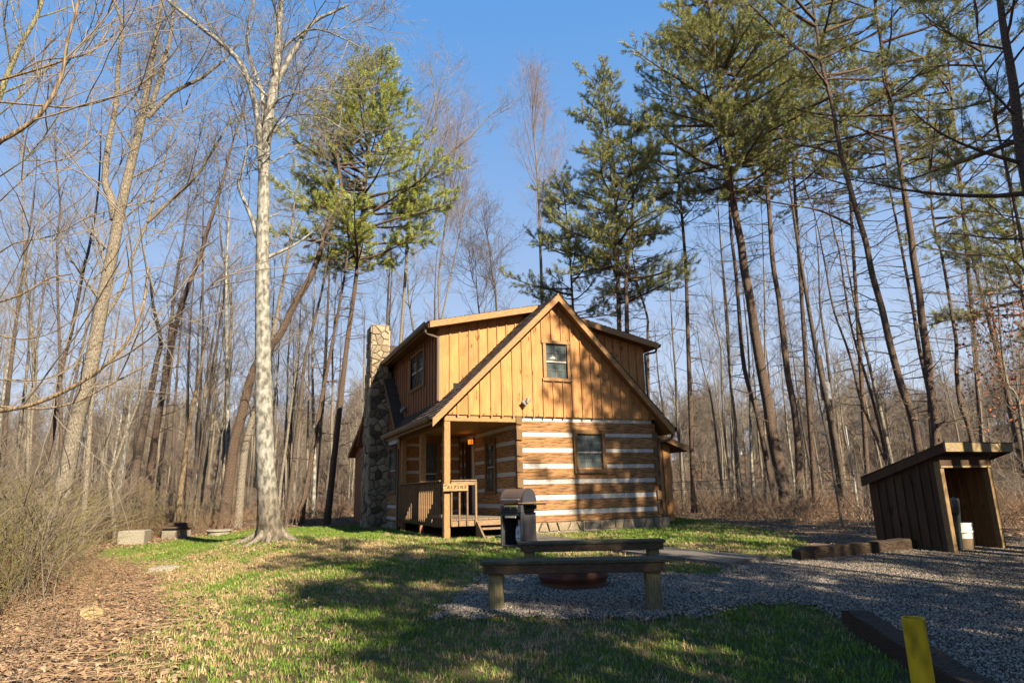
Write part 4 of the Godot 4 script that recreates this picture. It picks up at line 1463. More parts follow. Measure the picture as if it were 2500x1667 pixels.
func bare_tree(o: Node3D, pts: PackedVector3Array, r0: float, extra: Array, d: Dictionary, bark: Material, twigs: Mesh, thin_mat: Material) -> void:
	var t := Growth.new()
	var path := PackedVector3Array()
	var n := pts.size()
	for k in n - 1:
		for j in 3:
			path.append(pts[k].cubic_interpolate(pts[k + 1], pts[maxi(k - 1, 0)], pts[mini(k + 2, n - 1)], j / 3.0))
	path.append(pts[n - 1])
	var H: float = path[path.size() - 1].y
	var rad := PackedFloat32Array()
	for q in path:
		var f: float = clampf(q.y / H, 0.0, 1.0)
		rad.append(maxf(0.012, r0 * (pow(1.0 - f, 0.75) * 0.86 + 0.06 + d.get("flare", 0.14) * exp(-maxf(q.y, 0.0) / 0.35))))
	t.wood.tube(path, rad, d.get("sides", 9))
	var mains := [[path, r0, d.get("t0", 0.4)]]
	for e in extra:
		var q: PackedVector3Array = smooth(Array(e[1]), 2)
		t.wood.tube(q, taper(q.size(), e[0], maxf(0.012, e[0] * 0.35)), 7)
		mains.append([q, e[0], 0.15])
	for mm in mains:
		var p: PackedVector3Array = mm[0]
		var len := 0.0
		for k in p.size() - 1:
			len += p[k].distance_to(p[k + 1])
		var cnt := int(len * (1.0 - mm[2]) * d.n1) + 2
		for k in cnt:
			var f: float = lerpf(mm[2], 0.99, (k + rng.randf() * 0.8) / cnt)
			var hd := heading(p, f)
			var s := side_of(hd, rr(0, TAU))
			var dd: Vector3 = (hd * d.lift + s + Vector3.UP * d.lift * 0.3).normalized()
			var l: float = d.l1 * rr(0.6, 1.2) * (1.15 - f * 0.75)
			var q := stem(along(p, f), dd, l, 6, d.wob, d.up)
			var r := maxf(0.012, mm[1] * rr(0.16, 0.30) * (1.1 - f * 0.7))
			t.wood.tube(q, taper(7, r, 0.007, 0.8), 5)
			limb(t, q, r, 2, d)
	if d.get("flare", 0.14) > 0.5:
		# greyer brown bark without lichen round the foot
		for k in t.wood.v.size():
			var y := t.wood.v[k].y + 0.25 * noise2.get_noise_2d(t.wood.v[k].x * 3.0 + t.wood.v[k].z * 2.0, 0.0)
			t.wood.c[k] = Color(0.50, 0.44, 0.38).lerp(Color(1, 1, 1), ss(0.5, 1.7, y))
	put("trunk", t.wood.mesh(bark), o)
	if t.thin.v.size():
		put("branches", t.thin.mesh(thin_mat), o, Vector3.ZERO, "stuff")
	if t.buf.size():
		many("twigs", twigs, t.buf, false, o)


func pine_tree(o: Node3D, pts: PackedVector3Array, r0: float, cy: float, cr: float, dens: float, cl: float, tuft: Mesh, extra := []) -> void:
	var t := Growth.new()
	var path := PackedVector3Array()
	var n := pts.size()
	for k in n - 1:
		for j in 3:
			path.append(pts[k].cubic_interpolate(pts[k + 1], pts[maxi(k - 1, 0)], pts[mini(k + 2, n - 1)], j / 3.0))
	path.append(pts[n - 1])
	var H: float = path[path.size() - 1].y
	var rad := PackedFloat32Array()
	for q in path:
		var f := clampf(q.y / H, 0.0, 1.0)
		rad.append(maxf(0.015, r0 * (pow(1.0 - f, 0.8) * 0.88 + 0.06 + 0.16 * exp(-maxf(q.y, 0.0) / 0.3))))
	t.wood.tube(path, rad, 9)
	# heights along the path
	var at := func(y: float) -> float:
		for k in path.size() - 1:
			if path[k + 1].y >= y:
				return (k + (y - path[k].y) / maxf(0.001, path[k + 1].y - path[k].y)) / (path.size() - 1)
		return 1.0
	for e in extra:
		var q: PackedVector3Array = smooth(Array(e[1]), 2)
		t.wood.tube(q, taper(q.size(), e[0], 0.014), 6)
		needle_bough(t, q, 1.2, dens * 0.5)
	# dead snags on the bare trunk
	var y := cy * 0.22
	while y < cy + (H - cy) * 0.25:
		var f: float = at.call(y)
		var d := side_of(Vector3.UP, rr(0, TAU))
		var l := rr(0.3, 1.0) + 1.2 * rng.randf() * y / cy
		var q := stem(along(path, f), (d + Vector3.UP * rr(-0.2, 0.35)).normalized(), l, 4, 0.14, rr(-0.05, 0.06))
		t.wood.tube(q, taper(5, rr(0.012, 0.026), 0.006), 4)
		for k in rng.randi_range(1, 4):
			var e := rr(0.3, 0.95)
			var hd := heading(q, e)
			t.thin.tube(stem(along(q, e), (hd + side_of(hd, rr(0, TAU))).normalized(), rr(0.15, 0.6), 3, 0.2, 0.0), taper(4, 0.008, 0.004), 3)
		y += rr(0.12, 0.42) * (1.3 - 0.6 * y / cy)
	# live boughs
	var c := H - cy
	var cnt := int(c * 6.0 * clampf(dens, 0.4, 1.5))
	for k in cnt:
		var s := (k + rng.randf()) / cnt
		var yy := cy + c * s * 0.98
		var f: float = at.call(yy)
		var prof := lerpf(0.8, 1.0, ss(0.0, 0.35, s)) * (1.0 - 0.78 * pow(s, 1.6))
		var l := cl * 1.25 * prof * rr(0.5, 1.15)
		var d := side_of(Vector3.UP, rr(0, TAU))
		var q := stem(along(path, f), (d + Vector3.UP * lerpf(rr(-0.1, 0.3), 0.9, s * s)).normalized(), l, 6, 0.13, 0.05)
		t.wood.tube(q, taper(7, maxf(0.014, 0.05 * l / 3.0), 0.008), 5)
		needle_bough(t, q, l, dens * cr)
	put("trunk", t.wood.mesh(M.bark_pine), o)
	if t.thin.v.size():
		put("branches", t.thin.mesh(M.twig_dark), o, Vector3.ZERO, "stuff")
	many("needles", tuft, t.buf2, true, o)


var tint := Color(1, 1, 1)


func needle_bough(t: Growth, q: PackedVector3Array, l: float, dens: float) -> void:
	var n := int(l / 0.2) + 2
	for j in n:
		var e := lerpf(0.3, 1.0, (j + rng.randf() * 0.6) / n)
		var hd := heading(q, e)
		var sd := side_of(hd, (0.0 if j % 2 == 0 else PI) + rr(-0.9, 0.9) + PI / 2)
		var bl := rr(0.3, 0.8) * (1.2 - e * 0.6) * clampf(l / 2.2, 0.5, 1.2)
		var b := stem(along(q, e), (hd * 0.8 + sd + Vector3.UP * 0.15).normalized(), bl, 3, 0.15, 0.08)
		t.thin.tube(b, taper(4, 0.009, 0.005), 3)
		if rng.randf() > dens * 0.95 + 0.1:
			continue
		var k := maxi(2, int(bl / 0.10))
		for i in k + 1:
			var f := lerpf(0.2, 1.0, float(i) / k)
			if rng.randf() > 0.25 + dens * 0.5:
				continue
			var dd := (heading(b, f) + rv() * 0.55 + Vector3.UP * 0.25).normalized()
			var u := side_of(dd, rr(0, TAU))
			var s := rr(0.8, 1.4)
			var g := rr(0.7, 1.25)
			rowc(t.buf2, Basis(u * s, dd * s, dd.cross(u) * s), along(b, f) + rv() * 0.04, Color(g * rr(0.85, 1.25), g, g * rr(0.7, 1.1)) * tint)


func straight(H: float, lean: float, wob: float) -> PackedVector3Array:
	var a := rr(0, TAU)
	var r := PackedVector3Array([Vector3(0, -0.1, 0)])
	var p := Vector3.ZERO
	var n := 6
	for k in n:
		p += Vector3(cos(a) * lean + rr(-wob, wob), 1.0, sin(a) * lean + rr(-wob, wob)) * (H / n)
		r.append(p)
	return r


func copy(o: Node3D, at: Vector3, turn: float, s: float, label: String, category: String, group: String) -> Node3D:
	var c := o.duplicate()
	c.name = String(o.name).rstrip("0123456789")
	add_child(c, true)
	c.position = at
	c.rotation.y = turn
	c.scale = Vector3(s, s, s)
	tag(c, label, category, group)
	return c


const BARE := {"n1": 1.5, "l1": 2.4, "lift": 0.7, "up": 0.09, "wob": 0.13, "n2": 2.6, "n3": 4.5, "tw": 0.85, "t0": 0.35}
const FAR := {"n1": 1.0, "l1": 2.2, "lift": 1.1, "up": 0.12, "wob": 0.12, "n2": 1.5, "n3": 1.9, "tw": 0.9, "t0": 0.4, "sides": 6}

var TREES := [
	["lichen", "large pale lichen-covered tree with flared roots standing alone on the lawn left of the cabin", Vector3(-5.41, 0.03, -0.93), "0.00,0.00,0.00;0.00,0.06,0.00;-0.17,1.37,-0.07;-0.31,2.80,-0.13;-0.42,4.31,-0.18;-0.54,6.00,-0.23;-0.63,7.77,-0.27;-0.68,9.41,-0.29;-0.63,10.63,-0.27;-0.56,11.63,-0.24;-0.58,12.93,-0.25;-0.54,14.56,-0.23;-0.63,16.84,-0.27", 0.233, 0.00, 1.00, 1.00, 3.00, "0.090:-0.63,7.89,-0.28;-0.81,9.50,-0.28;-0.99,10.55,-0.29;-1.31,11.51,-0.35;-1.76,12.16,-0.54;-2.32,12.69,-0.78;-2.88,13.23,-1.02;-3.28,13.64,-1.20;-3.70,14.19,-1.38|0.064:-0.66,8.70,-0.29;-0.75,10.08,-0.43;-0.87,11.15,-0.59;-1.15,12.01,-0.82;-1.31,12.67,-0.89;-1.31,13.48,-0.89;-1.17,14.30,-0.83|0.077:-0.58,11.00,-0.25;-0.39,11.63,-0.17;-0.03,12.52,-0.01;0.26,13.04,0.11;0.67,13.30,0.29;1.08,13.55,0.46|0.032:-0.66,9.53,-0.28;-0.50,9.97,-0.36;-0.21,10.45,-0.38;0.21,10.60,-0.35;0.68,10.48,-0.15;1.16,10.09,0.06|0.027:-0.67,10.38,-0.29;-0.45,10.71,-0.09;-0.18,10.75,0.14;0.18,10.81,0.40;0.63,10.78,0.59;1.13,10.52,0.81|0.052:-0.72,7.04,-0.31;-0.88,7.51,-0.27;-1.11,8.01,-0.26;-1.23,8.33,-0.20;-1.13,8.78,-0.16;-1.08,9.25,-0.14;-0.89,9.29,-0.06;-0.70,9.12,0.02|0.034:-0.64,12.02,-0.28;0.05,12.65,0.20;0.66,12.42,0.64;1.36,11.82,1.13"],
	["bare", "thick tan forked tree, stoutest of those left of the lichen-covered tree", Vector3(-9.89, -0.36, -3.73), "0.00,0.00,0.00;0.00,0.78,0.00;0.01,1.26,0.00;0.13,3.25,0.06;0.28,4.50,0.12;0.35,6.26,0.15;0.43,7.32,0.19;0.49,8.65,0.21;0.62,10.12,0.27;0.72,11.14,0.31;0.78,12.29,0.34;0.81,13.26,0.35;0.85,14.66,0.37;0.85,16.70,0.37", 0.218, 0.00, 1.00, 1.00, 3.00, "0.100:0.38,8.34,0.16;0.18,9.06,-0.03;-0.01,9.49,-0.22;-0.08,10.67,-0.36;-0.02,11.88,-0.34;-0.10,12.97,-0.37;-0.14,14.37,-0.39;-0.44,15.25,-0.52;-0.62,16.14,-0.60|0.070:0.91,11.52,0.39;1.16,13.01,0.60;1.23,14.19,0.74;1.24,14.94,0.86|0.064:0.87,11.26,0.37;1.40,12.05,0.53;2.05,12.51,0.74;2.65,13.20,0.92;2.90,13.63,1.03"],
	["bare", "slender pale tree leaning right just behind the thick tan forked trunk", Vector3(-9.42, -0.36, -3.97), "0.00,0.00,0.00;0.00,0.89,0.00;-0.19,5.20,-0.08;0.22,6.61,0.10;0.37,7.54,0.16;0.64,8.52,0.28;0.70,9.21,0.30;0.86,10.17,0.37;0.96,10.95,0.41;1.23,11.79,0.53;1.60,13.54,0.69", 0.071, 0.00, 1.00, 1.00, 3.00, "0.051:0.63,8.45,0.28;1.21,9.17,0.49;1.78,9.93,0.70;2.25,11.08,0.86;2.41,11.53,0.94"],
	["dark", "dark leaning tree left of the thick tan forked trunk", Vector3(-11.26, -0.25, -7.59), "0.00,0.00,0.00;0.00,0.56,0.00;-0.02,1.84,-0.01;0.15,2.55,0.06;0.21,3.77,0.09;0.19,5.03,0.08;0.30,5.97,0.13;0.36,6.98,0.16;0.41,8.12,0.18;0.48,8.80,0.21;0.51,10.73,0.22;0.28,13.48,0.12", 0.083, 0.00, 1.00, 1.00, 3.00],
	["bare", "thin straight greenish tree at the far left edge of the woods", Vector3(-11.66, -0.20, -8.85), "0.00,0.00,0.00;0.00,0.47,0.00;-0.39,3.62,-0.17;-0.40,4.68,-0.17;-0.67,6.32,-0.29;-1.02,7.75,-0.44;-1.31,9.23,-0.56;-1.83,12.54,-0.79;-2.32,15.02,-1.00", 0.063, 0.00, 1.00, 1.00, 3.00],
	["dark", "thin dark upright tree close to the left of the thick tan forked trunk", Vector3(-10.25, -0.30, -6.07), "0.00,0.00,0.00;0.00,0.63,0.00;-0.63,5.17,-0.27;-0.83,6.37,-0.36;-1.13,8.46,-0.48;-1.20,9.60,-0.52;-1.48,11.00,-0.64;-1.64,11.86,-0.71;-1.90,14.40,-0.82", 0.056, 0.00, 1.00, 1.00, 3.00],
	["sapling", "short crooked pale sapling behind the brush at the left", Vector3(-9.32, -0.24, -7.84), "0.00,0.00,0.00;0.00,0.42,0.00;-0.30,1.86,-0.13;-0.19,2.36,-0.08;0.00,3.17,0.00;0.21,3.95,0.09;0.29,4.53,0.13;0.24,5.79,0.10", 0.069, 0.00, 1.00, 1.00, 3.00],
	["snag", "dead crooked snag with broken top beside the dark leaning pine", Vector3(-9.30, -0.16, -10.01), "0.00,0.00,0.00;0.00,0.35,0.00;0.12,2.89,0.05;0.24,4.32,0.10;0.36,5.80,0.16;0.41,6.47,0.18;0.03,7.78,0.01;-0.20,9.01,-0.09", 0.153, 0.00, 1.00, 1.00, 3.00],
	["pine", "dark reddish pine leaning hard right with few green tufts, left of the lichen-covered tree", Vector3(-8.91, -0.13, -10.93), "0.00,0.00,0.00;0.00,0.20,0.00;-0.02,1.19,-0.01;0.03,2.93,0.01;0.15,5.05,0.07;0.31,7.06,0.13;0.62,8.70,0.27;0.93,9.90,0.40;1.13,11.09,0.49;1.39,12.42,0.60;1.63,14.09,0.70;1.94,15.81,0.84;2.14,17.28,0.92", 0.145, 14.43, 0.50, 0.22, 1.60],
	["snag", "pale broken-off snag with a snapped top left of the lichen-covered tree", Vector3(-7.93, -0.14, -10.51), "0.00,0.00,0.00;0.00,0.32,0.00;0.13,3.81,0.05;0.25,5.03,0.11;0.40,6.66,0.17;0.43,7.97,0.19", 0.095, 0.00, 1.00, 1.00, 3.00],
	["dark", "thin dark straight tree right of the pale broken-off snag", Vector3(-7.65, -0.09, -12.57), "0.00,0.00,0.00;0.00,0.19,0.00;0.03,3.02,0.01;-0.02,4.66,-0.01;-0.10,6.70,-0.04;-0.21,8.46,-0.09;-0.45,11.05,-0.20;-0.62,14.22,-0.26;-0.61,16.24,-0.26", 0.071, 0.00, 1.00, 1.00, 3.00],
	["dark", "thin dark tree leaning slightly right, second right of the pale broken-off snag", Vector3(-7.39, -0.09, -12.45), "0.00,0.00,0.00;0.00,0.18,0.00;-0.03,2.69,-0.01;0.05,4.65,0.02;0.04,6.00,0.02;0.12,6.96,0.05;0.25,8.53,0.11;0.18,11.10,0.08", 0.064, 0.00, 1.00, 1.00, 3.00],
	["bare", "dark grey bare tree forking high, between the snag and the lichen-covered tree", Vector3(-6.52, -0.08, -13.17), "0.00,0.00,0.00;0.00,0.12,0.00;-0.24,4.08,-0.10;-0.26,6.18,-0.11;-0.30,7.99,-0.13;-0.36,8.88,-0.16;-0.64,10.35,-0.27;-0.92,11.44,-0.40;-1.24,13.92,-0.54;-1.51,16.21,-0.65", 0.107, 0.00, 1.00, 1.00, 3.00],
	["pine", "stout pine leaning right behind the lichen-covered tree with olive crown", Vector3(-6.48, -0.10, -10.43), "0.00,0.00,0.00;0.00,0.13,0.00;0.13,2.88,0.06;0.29,3.79,0.13;0.62,5.67,0.27;1.37,6.82,0.59;1.78,7.93,0.77;2.32,9.07,1.00;2.68,10.33,1.16;2.82,11.10,1.21;3.15,12.17,1.35;3.25,12.68,1.40;2.98,14.59,1.28;2.67,16.34,1.15", 0.208, 12.90, 1.00, 0.50, 2.30],
	["bare", "pinkish brown leaning trunk close behind the lichen-covered tree on its left", Vector3(-6.03, -0.09, -10.78), "0.00,0.00,0.00;0.00,0.09,0.00;0.04,2.59,0.02;0.28,4.14,0.12;0.60,5.66,0.26;0.87,8.17,0.37;1.12,10.62,0.48;1.22,13.20,0.52", 0.167, 0.00, 1.00, 1.00, 3.00],
	["dark", "dark slender tree curving right, first to the right of the lichen-covered tree", Vector3(-4.40, -0.08, -11.17), "0.00,0.00,0.00;0.15,2.60,0.07;0.25,4.23,0.11;0.34,6.25,0.14;0.58,7.63,0.25;0.88,9.42,0.38;1.05,11.74,0.45;1.09,14.07,0.47", 0.095, 0.00, 1.00, 1.00, 3.00],
	["pine", "slim pine leaning right between the lichen-covered tree and the tall green pine", Vector3(-3.93, -0.08, -10.97), "0.00,0.00,0.00;0.29,2.58,0.12;0.55,4.87,0.24;0.69,5.88,0.30;1.15,9.49,0.50;1.26,10.97,0.54;1.39,12.87,0.60;1.39,14.44,0.60", 0.103, 10.97, 0.70, 0.30, 1.80],
	["pine", "tall bright green pine left of the cabin chimney", Vector3(-3.04, -0.08, -10.58), "0.00,0.00,0.00;0.24,3.62,0.10;0.44,6.59,0.19;0.60,8.40,0.26;0.69,9.48,0.30;0.80,11.71,0.34;0.94,13.64,0.41;1.04,16.05,0.45;1.20,18.13,0.51;1.27,19.42,0.55", 0.135, 9.84, 1.25, 1.50, 3.50],
	["bare", "bare tree with long thin limbs reaching right above the cabin dormer", Vector3(-0.34, -0.08, -12.69), "0.00,0.00,0.00;0.30,6.31,0.13;0.50,10.47,0.21;0.56,12.14,0.24;0.71,14.71,0.31;1.15,17.16,0.50;1.71,19.59,0.74;2.40,21.85,1.04", 0.107, 0.00, 1.00, 1.00, 3.00, "0.059:0.51,11.72,0.23;0.84,14.10,0.26;1.39,15.69,0.38;2.19,16.63,0.62;3.31,17.61,1.11;4.11,18.66,1.45;4.72,19.25,1.71|0.050:0.63,13.84,0.28;0.96,15.09,0.53;1.64,17.71,0.93;1.61,19.31,1.02;1.33,21.17,0.90"],
	["bare", "grey bare tree directly above the left end of the cabin dormer roof", Vector3(2.57, -0.08, -14.70), "0.00,0.00,0.00;-1.29,8.82,-0.55;-1.52,10.43,-0.66;-1.65,12.43,-0.71;-1.78,15.99,-0.77", 0.099, 0.00, 1.00, 1.00, 3.00],
	["vase", "slim grey tree with upswept twigs right of the tall green pine", Vector3(2.85, -0.08, -15.67), "0.00,0.00,0.00;-0.13,9.78,-0.06;-0.16,11.82,-0.07;0.07,14.21,0.03;0.40,17.18,0.17;0.53,19.37,0.23", 0.103, 0.00, 1.00, 1.00, 3.00],
	["bare", "thin grey tree close right of the slim upswept tree", Vector3(1.30, -0.08, -17.42), "0.00,0.00,0.00;2.34,12.74,1.01;2.69,14.61,1.16;2.87,15.93,1.24;3.15,18.21,1.35", 0.095, 0.00, 1.00, 1.00, 3.00],
	["vase", "tall bare tree with a vase of reddish twigs straight above the cabin roof ridge", Vector3(9.69, -0.08, -18.16), "0.00,0.00,0.00;0.05,11.24,0.02;0.06,13.95,0.03;0.04,19.64,0.02;-0.08,23.25,-0.03;-0.12,25.37,-0.05", 0.167, 0.00, 1.00, 1.00, 3.00],
	["darkb", "small dark twisted bare tree above the cabin dormer roof", Vector3(3.54, -0.08, -9.92), "0.00,0.00,0.00;0.00,0.07,0.00;-0.02,8.86,-0.01;-0.14,10.03,-0.06;-0.29,11.64,-0.12;-0.40,12.46,-0.17", 0.103, 0.00, 1.00, 1.00, 3.00],
	["darkb", "small dark bare tree left of the twisted one above the dormer roof", Vector3(3.18, -0.08, -11.17), "0.00,0.00,0.00;0.00,0.05,0.00;0.01,8.77,0.00;-0.25,10.40,-0.11;-0.42,11.44,-0.18", 0.080, 0.00, 1.00, 1.00, 3.00],
	["pine", "dense green pine behind the right slope of the cabin roof, its pointed top leaning left", Vector3(8.03, -0.08, -7.99), "0.00,0.00,0.00;0.26,8.02,0.11;0.34,10.21,0.14;0.41,12.72,0.18;0.43,14.40,0.18;0.45,15.43,0.19;0.14,17.90,0.06;-0.26,19.93,-0.11", 0.155, 8.73, 1.20, 1.05, 3.30],
	["pine", "dark pine close right of the pointed pine behind the cabin roof", Vector3(7.63, -0.08, -7.08), "0.00,0.00,0.00;0.39,7.61,0.17;0.51,9.85,0.22;0.85,12.26,0.37;1.02,13.87,0.44;1.06,15.73,0.46;1.15,17.44,0.50", 0.149, 8.80, 1.10, 0.70, 2.80],
	["pine", "thin dark pine whose trunk shows at the right end of the dormer roof", Vector3(8.97, -0.08, -7.59), "0.00,0.00,0.00;0.36,6.89,0.16;0.43,8.18,0.19;0.15,9.60,0.06;0.00,11.48,0.00;-0.07,13.13,-0.03", 0.103, 9.88, 0.80, 0.45, 2.20],
	["pine", "tall stout pine with broad high crown, largest of the pines right of the cabin", Vector3(11.95, -0.08, -3.58), "0.00,0.00,0.00;0.00,0.09,0.00;0.05,0.91,0.02;-0.11,2.63,-0.05;-0.16,4.07,-0.07;-0.25,5.39,-0.11;-0.32,6.73,-0.14;-0.36,8.04,-0.15;-0.45,9.32,-0.19;-0.45,10.37,-0.20;-0.54,11.48,-0.23;-0.61,13.38,-0.26;-0.60,14.95,-0.26;-0.62,16.56,-0.27;-0.64,19.50,-0.28;-0.68,22.59,-0.29;-0.62,25.37,-0.27", 0.233, 12.05, 1.35, 1.25, 4.00],
	["pine", "slimmer pine close left of the stout pine right of the cabin", Vector3(12.21, -0.08, -4.23), "0.00,0.00,0.00;-0.07,0.91,-0.03;-0.28,3.59,-0.12;-0.48,4.80,-0.21;-0.59,6.04,-0.25;-0.50,9.17,-0.22;-0.52,11.04,-0.22;-0.45,13.16,-0.20;-0.75,15.79,-0.32;-1.36,18.76,-0.59;-1.71,20.98,-0.74", 0.112, 13.16, 1.00, 0.80, 3.00],
	["pine", "pine with bare straight trunk right beside the stout pine, its crown high", Vector3(14.41, -0.08, -5.25), "0.00,0.00,0.00;0.00,0.04,0.00;0.07,0.87,0.03;0.22,2.48,0.10;0.26,4.06,0.11;0.18,5.37,0.08;0.17,6.36,0.07;0.19,7.72,0.08;0.20,8.89,0.09;0.14,10.52,0.06;0.26,12.97,0.11;0.26,15.69,0.11;0.13,17.27,0.06;-0.05,19.09,-0.02;0.21,20.94,0.09;0.42,23.83,0.18;0.61,26.34,0.26", 0.155, 16.83, 1.00, 0.80, 3.20],
	["bare", "thin bare tree left of the pines right of the cabin", Vector3(14.82, -0.08, -9.42), "0.00,0.00,0.00;-0.01,1.32,-0.01;-0.04,3.48,-0.02;0.02,5.72,0.01;0.14,7.63,0.06;-0.02,9.21,-0.01;0.02,12.05,0.01", 0.089, 0.00, 1.00, 1.00, 3.00],
	["dark", "thin straight dark tree just left of the stout pine", Vector3(15.78, -0.08, -10.10), "0.00,0.00,0.00;0.04,1.32,0.02;0.13,4.32,0.06;0.20,6.65,0.08;0.36,9.88,0.15;0.36,12.40,0.16;0.44,15.32,0.19;0.56,17.84,0.24", 0.102, 0.00, 1.00, 1.00, 3.00],
	["bare", "pale thin bare tree leaning left, second left of the stout pine", Vector3(13.75, -0.08, -8.80), "0.00,0.00,0.00;-0.02,1.06,-0.01;-0.06,3.41,-0.02;-0.14,5.34,-0.06;-0.36,6.67,-0.16;-0.44,8.66,-0.19", 0.077, 0.00, 1.00, 1.00, 3.00],
	["bare", "thin bare tree seen between the two pine trunks right of the cabin", Vector3(16.12, -0.08, -8.86), "0.00,0.00,0.00;0.67,6.43,0.29;1.00,9.55,0.43;1.26,12.82,0.54;1.47,15.77,0.63", 0.079, 0.00, 1.00, 1.00, 3.00],
	["sapling", "slim pale sapling leaning left in front of the utility pole", Vector3(6.97, -0.10, 2.99), "0.00,0.00,0.00;0.00,0.10,0.00;-0.05,1.14,-0.02;-0.06,2.00,-0.03;-0.13,2.88,-0.06;-0.16,3.45,-0.07;-0.14,3.92,-0.06;0.02,4.64,0.01", 0.031, 0.00, 1.00, 1.00, 3.00],
	["pine", "leaning pine with sunlit grey trunk behind the shed, leftmost of the thick ones there", Vector3(10.24, -0.10, 2.76), "0.00,0.00,0.00;0.00,0.20,0.00;0.08,1.77,0.04;0.06,2.85,0.03;-0.08,3.70,-0.03;-0.18,4.83,-0.08;-0.24,5.82,-0.10;-0.34,6.83,-0.15;-0.37,7.74,-0.16;-0.48,8.65,-0.20;-0.57,9.64,-0.25;-0.65,10.48,-0.28;-0.68,11.34,-0.29;-0.70,12.33,-0.30;-0.80,13.42,-0.35;-0.80,14.65,-0.34;-0.79,15.92,-0.34;-0.70,17.56,-0.30;-0.57,19.26,-0.25", 0.118, 12.36, 1.00, 0.60, 3.20, "0.037:-0.62,8.27,-0.27;-1.34,8.67,-0.50;-1.83,8.81,-0.64;-2.56,8.93,-0.88;-3.08,9.08,-1.11;-3.48,9.47,-1.28|0.038:-0.64,10.48,-0.28;-1.16,10.84,-0.61;-1.77,11.06,-0.98;-2.12,11.57,-1.24"],
	["pine", "thick scaly pine rising behind the middle of the shed roof", Vector3(11.54, -0.09, 2.23), "0.00,0.00,0.00;0.00,0.19,0.00;0.24,2.06,0.10;0.34,2.93,0.14;0.34,3.74,0.15;0.41,4.65,0.18;0.44,5.68,0.19;0.50,6.55,0.21;0.51,7.72,0.22;0.56,8.36,0.24;0.59,9.80,0.25;0.61,11.28,0.26;0.64,12.81,0.27;0.67,14.08,0.29;0.70,15.38,0.30;0.73,16.73,0.32;0.92,18.64,0.40;1.12,20.44,0.48", 0.137, 11.43, 1.00, 0.65, 3.20],
	["pine", "slim pine between the two thick pines behind the shed", Vector3(14.98, -0.08, 0.45), "0.00,0.00,0.00;-0.17,4.29,-0.07;-0.22,5.51,-0.09;-0.19,6.89,-0.08;-0.21,8.13,-0.09;-0.21,8.59,-0.09;-0.23,9.90,-0.10;-0.27,11.59,-0.12;-0.23,12.62,-0.10;-0.17,13.90,-0.07;-0.08,15.13,-0.03", 0.090, 11.59, 0.80, 0.60, 2.40],
	["pine", "thin leaning pine, left one of a pair left of the shed", Vector3(14.53, -0.08, -0.84), "0.00,0.00,0.00;-0.38,1.65,-0.16;-0.68,2.94,-0.29;-0.93,4.04,-0.40;-0.99,5.04,-0.43;-1.13,5.94,-0.48;-1.34,7.05,-0.58;-1.41,8.17,-0.61;-1.42,8.69,-0.61;-1.52,10.74,-0.65;-1.69,11.81,-0.73;-1.78,13.07,-0.77", 0.065, 11.27, 0.55, 0.45, 2.00],
	["pine", "thin leaning pine, right one of a pair left of the shed", Vector3(14.65, -0.08, -1.22), "0.00,0.00,0.00;-0.17,2.47,-0.07;-0.27,3.85,-0.12;-0.42,4.99,-0.18;-0.58,6.15,-0.25;-0.64,7.20,-0.28;-0.64,8.40,-0.28;-0.65,9.59,-0.28;-0.74,10.55,-0.32;-0.78,12.13,-0.34;-0.72,13.64,-0.31", 0.066, 11.26, 0.60, 0.50, 2.00],
	["pine", "slim pine rising behind the right end of the shed roof", Vector3(14.76, -0.09, 1.44), "0.00,0.00,0.00;0.00,0.04,0.00;0.05,2.51,0.02;-0.09,3.49,-0.04;-0.00,4.61,-0.00;0.13,5.42,0.06;0.16,6.32,0.07;0.19,7.39,0.08;0.19,8.60,0.08;0.14,8.95,0.06;0.16,10.09,0.07;0.32,11.38,0.14;0.45,12.54,0.19;0.55,13.73,0.24", 0.086, 9.46, 0.80, 0.70, 2.60],
	["pine", "dark shaded pine at the upper right edge of the view, nearest of all pines", Vector3(6.23, -0.26, 8.11), "0.00,0.00,0.00;0.00,0.58,0.00;0.26,3.41,0.11;0.33,5.29,0.14;0.33,6.97,0.14;0.46,8.41,0.20;0.52,9.54,0.22;0.57,10.32,0.25;0.69,11.53,0.30;0.87,12.91,0.37", 0.173, 5.95, 1.00, 0.50, 2.60],
	["pine", "slim yellowish pine just left of the dark pine at the right edge", Vector3(9.80, -0.18, 5.84), "0.00,0.00,0.00;0.00,0.37,0.00;0.50,4.45,0.22;0.59,6.55,0.25;0.61,7.88,0.26;0.60,9.03,0.26;0.58,10.22,0.25;0.60,11.46,0.26;0.67,12.74,0.29;0.82,14.34,0.35", 0.065, 8.91, 0.90, 0.50, 2.40],
	["pine", "pine standing between the pointed pine and the stout pine, thin trunk", Vector3(11.22, -0.08, -7.71), "0.00,0.00,0.00;0.33,6.97,0.14;0.53,10.98,0.23;0.55,14.83,0.24;0.56,18.70,0.24;0.56,22.55,0.24", 0.125, 12.67, 1.00, 0.80, 3.00],
	["pine", "far pine filling the gap right of the straight-trunked pine", Vector3(17.44, -0.08, -7.20), "0.00,0.00,0.00;0.42,7.28,0.18;0.81,13.84,0.35;1.20,19.84,0.52;1.47,25.04,0.63;1.65,28.63,0.71", 0.134, 14.53, 1.00, 0.80, 3.40],
	["pine", "far pine behind the leaning pair left of the shed", Vector3(18.72, -0.08, -5.56), "0.00,0.00,0.00;0.56,7.01,0.24;0.96,12.02,0.42;1.47,17.93,0.63;1.81,22.85,0.78;2.12,26.79,0.91", 0.120, 13.78, 1.00, 0.80, 3.00],
